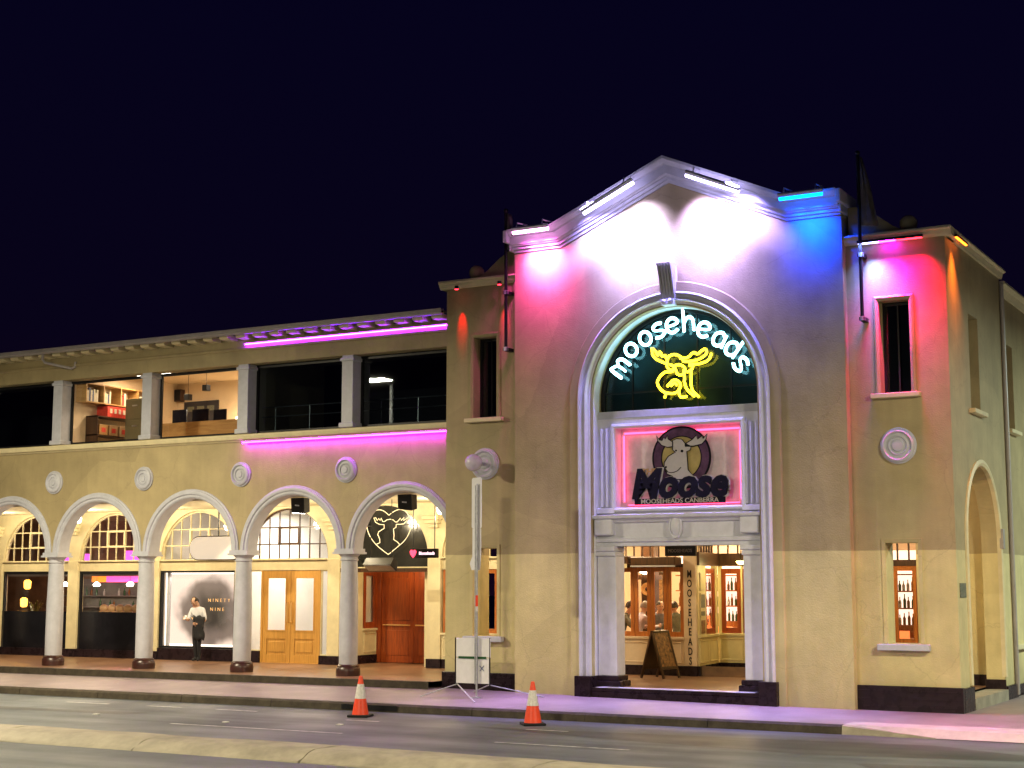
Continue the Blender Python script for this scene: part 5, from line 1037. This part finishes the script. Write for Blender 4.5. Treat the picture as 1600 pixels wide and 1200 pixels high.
MB().box(.80, 1.30, .045, .05, 1.42, 1.72).build('sheet', 'glow_orange', t, xf=XA); p_ = XA @ Vector((1.05, .042, 1.57)); text('lettering', 'UP', .2, 'text_dark', t, tuple(p_), .9, .003, .003, rz=math.atan2(1.88, -.25))  # poster sheet glows through emission put into its colour

# ================================================================== STREET OBJECTS
def cone(label, x, y, rz):
    t = thing('traffic_cone', label, 'traffic cone', (x, y, 0), rz, 'traffic cones at the kerb')
    o = MB().slab(rect(-.2, .2, -.2, .2), [], .0, .045, 'xy').build('base', 'rubber_black', t, bevel=.015, local=True)
    prof = lambda z: .155 - (.155 - .032) * (z - .045) / .70
    for nm, m_, z0, z1 in (('body', 'cone_orange', .045, .335), ('reflective_collar', 'reflective_white', .335, .60), ('top', 'cone_orange', .60, .745)):
        k = .004 if 'coll' in nm else 0
        MB().lathe((0, 0, 0), [(prof(z0) + k, z0), (prof(z1) + k, z1)] + ([(.02, .75)] if nm == 'top' else []), 22).build(nm, m_, t, smooth=True, local=True)
    return t
cone('orange traffic cone left of the sign stand, on the road', -10.01, -4.33, .3); cone('orange traffic cone right of the sign stand, on the road', -6.41, -4.25, .7)
# tripod sign stand with folded board
t = thing('sign_stand', 'steel tripod sign stand with a tall narrow sign seen from the back', 'sign stand', (-9.12, -1.6, .17))
gz = .17
MB().tube([(-9.12, -1.6, gz), (-9.12, -1.6, 4.45)], .020, 8).build('mast', 'galv', t); MB().tube([(-9.165, -1.59, gz + .3), (-9.165, -1.59, 4.42)], .012, 8).build('mast', 'galv', t)
def rrect(x0, x1, z0, z1, r): return arc(x1 - r, z1 - r, r, 0, 90, 5) + arc(x0 + r, z1 - r, r, 90, 180, 5) + arc(x0 + r, z0 + r, r, 180, 270, 5) + arc(x1 - r, z0 + r, r, 270, 360, 5)
MS = Matrix.Translation((-9.16, -1.55, 0)) @ Matrix.Rotation(radians(-18), 4, 'Z')
MB().slab(rrect(-.15, .15, 3.55, 4.58, .05), [], -.0, .008).build('sign_blade', 'sheet_white', t, xf=MS); MB().slab([(-.15, 2.72), (.10, 2.72), (.13, 3.0), (.13, 3.548), (-.13, 3.548), (-.13, 3.0), (-.21, 2.85)], [], .002, .009).build('sign_blade', 'sheet_white', t, xf=MS)
MB().tube([(-9.12, -1.6, 2.0), (-9.12, -1.6, 2.22)], .026, 10).build('tape_band', 'cone_orange', t); MB().tube([(-9.12, -1.6, 1.9), (-9.12, -1.6, 1.999)], .0262, 10).build('tape_band', 'reflective_white', t)
MB().box(-9.62, -8.86, -1.56, -1.545, .48, .98).build('folded_board', 'sheet_white', t, bevel=.003); MB().box(-9.62, -8.83, -1.56, -1.547, .995, 1.37).build('folded_board', 'sheet_white', t, bevel=.003)
for x in (-9.645, -8.845): MB().tube([(x, -1.55, .42), (x, -1.55, 1.38)], .014, 6).build('frame_bar', 'black_metal', t)
MB().box(-9.56, -8.92, -1.575, -1.561, .965, 1.01).build('green_clip', 'bottle_green', t)
for a in (45, -50): M = Matrix.Translation((-9.02, -1.566, .78)) @ Matrix.Rotation(radians(a), 4, 'Y'); MB().box(-.07, .07, -.004, .004, -.006, .006).build('pen_mark', 'book_blue', t, xf=M)
for (x0, x1, y1) in ((-9.60, -10.25, -1.9), (-9.60, -8.65, -2.45), (-8.86, -7.95, -.95), (-8.86, -9.7, -.75)): MB().tube([(x0, -1.55, .46), (x1, y1, fz(x1, y1) + .012)], .012, 6).build('leg', 'galv', t)
MB().lathe((-9.12, -1.6, fz(-9.1, -1.6)), [(.10, 0), (.10, .015), (.03, .03)], 14).build('foot_plate', 'galv', t)
# glass globe on the left roundel
t = thing('globe_lamp', 'unlit glass globe on a bracket in front of the left tower roundel', 'lamp', (-9.8, -.3, 4.95))
MB().ball((-9.86, -.50, 4.98), .185, 24).build('globe', 'globe_glass', t, smooth=True); MB().tube([(-9.86, -.08, 4.98), (-9.86, -.36, 4.98)], .04, 10).build('bracket', 'galv', t); MB().lathe((-9.86, -.36, 4.98), [(.09, 0), (.10, .04), (.05, .06)], 16, 'y').build('collar', 'galv', t)
# flagpoles
for x, top, lab in ((-9.22, 10.35, 'dark flagpole on brackets at the left edge of the gabled bay'), (-1.52, 10.55, 'dark flagpole with a furled flag at the right edge of the gabled bay')):
    t = thing('flagpole', lab, 'flagpole', (x, -.25, 7.3), group='flagpoles on the tower')
    MB().tube([(x, -.25, 7.35), (x, -.25, top)], .035, 10).build('pole', 'black_metal', t, smooth=True)
    for z in (7.4, 8.62): MB().box(x - .05, x + .05, -.29, .0, z - .05, z + .02).build('bracket', 'black_metal', t); MB().lathe((x, -.25, z - .05), [(.055, 0), (.055, .08)], 12).build('collar', 'galv', t)
    MB().ball((x, -.25, top + .04), .05).build('finial', 'black_metal', t, smooth=True)
    f = MB(); n = 9; vs = []
    h = 1.35 if x > -5 else .8
    for i in range(n):
        z = top - .02 - h * i / (n - 1); w_ = (.04 + .30 * (i / (n - 1))) if x > -5 else .10
        for q in range(7): vs.append((x + .04 + w_ * q / 6, -.25 + .06 * sin(q * 2.1 + i * .5) * (q / 6), z - .05 * q / 6))
    f.add(vs, [(i * 7 + q, i * 7 + q + 1, (i + 1) * 7 + q + 1, (i + 1) * 7 + q) for i in range(n - 1) for q in range(6)])
    o = f.build('flag', 'flag_cloth', t, smooth=True); sm = o.modifiers.new('thick', 'SOLIDIFY'); sm.thickness = .01
# A-board
t = thing('a_frame_board', 'dark wooden folding pavement board standing in the porch', 'pavement board', (-7.1, 3.0, .4))
for s, tilt in ((-1, 17), (1, -17)):
    M = Matrix.Translation((-7.16, 2.95, 1.43)) @ Matrix.Rotation(radians(-14), 4, 'Z') @ Matrix.Rotation(radians(tilt), 4, 'Y')
    # two leaves splayed left and right, faces turned to the camera's sides
    fr = MB()
    for y0, y1, z0, z1 in ((-.30, -.25, -1.06, 0), (.25, .30, -1.06, 0), (-.25, .25, -.05, 0), (-.25, .25, -.86, -.80)): fr.box(-.02, .02, y0, y1, z0, z1)
    l_ = fr.build('leaf_frame', 'timber_dark', t, xf=M); MB().box(-.008, .008, -.25, .25, -.80, -.05).build('leaf_face', 'timber_dark' if s < 0 else 'poster_art', l_, xf=M)
MB().tube([(-7.16, 2.64, 1.43), (-7.16, 3.26, 1.43)], .012).build('hinge', 'steel', t)

# ================================================================== PEOPLE
def capsule_person(name, label, loc, rz, J, cols, group=None, hair='hair_dark', headdir=(0, -1, -.4), scale=1):
    """one skinned body; J = joints in metres, figure faces -y"""
    t = thing(name, label, 'person', loc, rz, group)
    E = [('pelvis', 'waist'), ('waist', 'chest'), ('chest', 'neck'), ('neck', 'head'), ('chest', 'shl'), ('shl', 'ell'), ('ell', 'wrl'), ('wrl', 'hal'), ('chest', 'shr'), ('shr', 'elr'), ('elr', 'wrr'), ('wrr', 'har'), ('pelvis', 'hil'), ('hil', 'knl'), ('knl', 'anl'), ('anl', 'tol'), ('pelvis', 'hir'), ('hir', 'knr'), ('knr', 'anr'), ('anr', 'tor')]
    RAD = dict(pelvis=.145, waist=.125, chest=.15, neck=.055, head=.07, sh=.075, el=.048, wr=.033, ha=.036, hi=.095, kn=.065, an=.045, to=.042)
    FL = dict(pelvis=.75, waist=.75, chest=.72)
    names = list(J); me = bpy.data.meshes.new(name + '_sk'); me.from_pydata([J[n] for n in names], [(names.index(a), names.index(b_)) for a, b_ in E], [])
    o = bpy.data.objects.new('sk', me); COL.objects.link(o); o.modifiers.new('skin', 'SKIN'); sd = o.modifiers.new('sub', 'SUBSURF'); sd.levels = 2
    for i, n in enumerate(names):
        r = RAD.get(n) or RAD[n[:2]]; me.skin_vertices[0].data[i].radius = (r, r * FL.get(n, 1)); me.skin_vertices[0].data[i].use_root = (n == 'pelvis')
    bpy.context.view_layer.update()
    bm_ = bpy.data.meshes.new_from_object(o.evaluated_get(bpy.context.evaluated_depsgraph_get())); bpy.data.objects.remove(o)
    segs_ = []
    for a, b_ in E:
        k = 2 if (a[:2] in ('hi', 'kn') or b_[:2] == 'hi') else (1 if a in ('pelvis', 'waist', 'chest') or a[:2] in ('sh',) else (0 if b_ in ('head',) or a[:2] in ('wr',) else (cols and 3 if a[:2] == 'an' else 1)))
        if a == 'neck': k = 0
        if a[:2] == 'el': k = 4
        segs_.append((Vector(J[a]), Vector(J[b_]), k))
    bm_.materials.clear()
    for q in (cols['skin'], cols['top'], cols['legs'], cols['shoes'], cols['fore']) if isinstance(cols, dict) else (): bm_.materials.append(MATS[q])
    for f in bm_.polygons:
        c = f.center; best = min(segs_, key=lambda s_: (c - (s_[0] + (s_[1] - s_[0]) * max(0, min(1, (c - s_[0]).dot(s_[1] - s_[0]) / (s_[1] - s_[0]).length_squared)))).length); f.material_index = best[2]
        f.use_smooth = True
    # head and face joined to the same mesh
    H = Vector(J['head']); hd = Vector(headdir).normalized(); side_ = hd.cross(Vector((0, 0, 1))).normalized(); upv = side_.cross(hd).normalized(); B = Matrix((side_, -hd, upv)).transposed().to_4x4()
    HM = Matrix.Translation(H + upv * .06) @ B
    hb = MB(); hb.lathe((0, 0, 0), [(max(1e-5, .088 * sin(pi * i / 10) * (1 - .18 * max(0, .5 - i / 10))), -.125 * cos(pi * i / 10)) for i in range(11)], 16)
    hb.v = [(x, y * 1.12, z) for x, y, z in hb.v]; hb.add([(-.012, -.095, -.03), (.012, -.095, -.03), (0, -.122, -.03), (0, -.095, .02)], [(0, 1, 2), (0, 2, 3), (1, 3, 2), (0, 3, 1)])
    for s_ in (-1, 1): hb.ball((s_ * .088, 0, -.01), .022, 8, (.5, 1, 1.4))
    # fingers
    for w_, h_ in (('wrl', 'hal'), ('wrr', 'har')):
        a, b_ = Vector(J[w_]), Vector(J[h_]); dv = (b_ - a).normalized(); sdv = dv.cross(Vector((0, 1, .3))).normalized(); inv = HM.inverted(); nv = dv.cross(sdv)
        for k in range(4):
            p0 = b_ + sdv * (.021 * (k - 1.5)); L = (.075, .085, .08, .062)[k]; p1 = p0 + dv * L * .5; p2 = p1 + (dv * .7 + nv * .5) * L * .5
            hb.tube([inv @ p for p in (p0, p1, p2)], [.009, .0085, .007], 6)
        p0 = a.lerp(b_, .6) + sdv * .03; hb.tube([inv @ p for p in (p0, p0 + sdv * .03 + dv * .02, p0 + sdv * .035 + dv * .055)], [.011, .01, .008], 6)
    b2 = bmesh.new(); b2.from_mesh(bm_); k0 = len(b2.verts); vv = [b2.verts.new(HM @ Vector(p)) for p in hb.v]
    for f in hb.f:
        try: nf = b2.faces.new([vv[i] for i in f]); nf.smooth = True; nf.material_index = 0
        except ValueError: pass
    bmesh.ops.recalc_face_normals(b2, faces=b2.faces); b2.to_mesh(bm_); b2.free()
    body = bpy.data.objects.new('body', bm_); link(body, t, True)
    hr = MB(); hr.lathe((0, 0, 0), [(max(1e-5, .098 * sin(pi * i / 10)), -.128 * cos(pi * i / 10)) for i in range(4, 11)], 16)
    hr.v = [(x * (1 + .05 * sin(9 * x + 31 * z)), (y * 1.15 + .016) if z > .035 or y > -.02 else y * .7 + .05, z + .012 * sin(40 * x)) for x, y, z in hr.v]; hr.build('hair', hair, t, smooth=True, xf=HM, local=True)
    ey = MB(); 
    for s_ in (-1, 1): ey.ball((s_ * .032, -.091, .012), .010, 8)
    ey.build('eyes', 'text_dark', t, xf=HM, local=True); MB().box(-.022, .022, -.097, -.088, -.068, -.060).build('mouth', 'book_red', t, xf=HM, local=True)
    return t
# person leaning by the backlit panel, looking down at a phone; jacket over the arm
J = dict(pelvis=(0, .05, .93), waist=(.01, .03, 1.08), chest=(.0, .0, 1.29), neck=(-.01, -.03, 1.44), head=(-.02, -.08, 1.53), shl=(-.17, -.01, 1.35), ell=(-.23, -.08, 1.10), wrl=(-.14, -.28, 1.10), hal=(-.10, -.34, 1.12), shr=(.17, .0, 1.36), elr=(.25, .0, 1.10), wrr=(.15, -.17, 1.0), har=(.08, -.21, 1.0), hil=(-.09, .04, .88), knl=(-.05, -.02, .48), anl=(-.04, .04, .08), tol=(-.06, -.11, .045), hir=(.09, .04, .88), knr=(.08, -.04, .47), anr=(.05, .06, .08), tor=(.07, -.09, .045))
pl_ = (-20.83, 3.62, .40)
person = capsule_person('person', 'person in a white shirt and black trousers reading a phone by the backlit panel', pl_, radians(8), J, dict(skin='skin', top='cloth_white', legs='cloth_black', shoes='cloth_black', fore='skin'), headdir=(-.15, -1, -.75))
jk = thing('jacket', 'black jacket draped over the arm of the person with the phone', 'jacket', pl_, radians(8))
g = MB(); n = 8; vs = []
for i in range(n):
    z = 1.20 - .62 * i / (n - 1)
    for q in range(8): a = -.9 + 2.2 * q / 7; vs.append((.10 + (.17 + .03 * sin(i * 1.3 + q)) * sin(a), -.03 - (.17 + .02 * sin(q * 2.2)) * cos(a) * (1.15 - .05 * i), z + .03 * sin(q * 1.7)))
g.add(vs, [(i * 8 + q, i * 8 + q + 1, (i + 1) * 8 + q + 1, (i + 1) * 8 + q) for i in range(n - 1) for q in range(7)])
o = g.build('cloth', 'cloth_black', jk, smooth=True, local=True); o.modifiers.new('thick', 'SOLIDIFY').thickness = .03
ph = thing('phone', 'pale phone in the hand of the person in the white shirt', 'phone', pl_, radians(8)); MB().box(-.035, .035, -.004, .004, -.07, .07).build('case', 'sheet_white', ph, bevel=.003, local=True, xf=Matrix.Translation((-.12, -.40, 1.17)) @ Matrix.Rotation(radians(-50), 4, 'X')); MB().box(-.031, .031, .0042, .0048, -.062, .062).build('screen', 'glow_pale', ph, local=True, xf=Matrix.Translation((-.12, -.40, 1.17)) @ Matrix.Rotation(radians(-50), 4, 'X'))
# seated drinkers in the pub
JS = dict(pelvis=(0, .1, .72), waist=(0, .08, .88), chest=(0, .0, 1.12), neck=(0, -.06, 1.28), head=(0, -.12, 1.38), shl=(-.18, -.0, 1.18), ell=(-.25, -.18, .96), wrl=(-.12, -.40, .98), hal=(-.08, -.47, .98), shr=(.18, -.0, 1.18), elr=(.25, -.18, .96), wrr=(.12, -.40, .98), har=(.08, -.47, .98), hil=(-.10, .06, .70), knl=(-.13, -.36, .68), anl=(-.13, -.30, .28), tol=(-.13, -.44, .25), hir=(.10, .06, .70), knr=(.13, -.36, .68), anr=(.13, -.30, .28), tor=(.13, -.44, .25))
for x, y, rz, top, hair, lab in ((-8.88, 4.85, 110, 'cloth_green', 'hair_dark', 'seated pub drinker in a dark green top, leftmost behind the folding windows'), (-8.44, 4.75, 150, 'cloth_lilac', 'hair_grey', 'seated pub drinker in a pale lilac top behind the second folding window'), (-8.42, 5.75, 40, 'cloth_blue', 'hair_dark', 'seated pub drinker in a grey-blue top facing the street behind the third folding window'), (-7.56, 4.80, -130, 'cloth_green', 'hair_dark', 'seated pub drinker in a grey-green top behind the folding window next to the lettered pillar')):
    capsule_person('person', lab, (x, y, .48), radians(rz), JS, dict(skin='skin', top=top, legs='cloth_black', shoes='cloth_black', fore=top), 'drinkers in the pub', hair, (0, -1, -.2))
    st = thing('bar_stool', 'dark bar stool under the drinker ' + {-8.88: 'leftmost behind the folding windows', -8.44: 'in the pale lilac top', -8.42: 'facing the street in grey-blue', -7.56: 'next to the lettered pillar'}[x], 'stool', (x, y, .4), radians(rz), 'bar stools in the pub')
    MB().lathe((0, .08, 0), [(.17, .60), (.18, .63), (.17, .66)], 16).build('seat', 'timber_dark', st, local=True)
    for a in range(4): q = radians(45 + 90 * a); MB().tube([(.12 * cos(q), .08 + .12 * sin(q), .62), (.20 * cos(q), .08 + .20 * sin(q), .0)], .014, 6).build('leg', 'timber_dark', st, local=True)
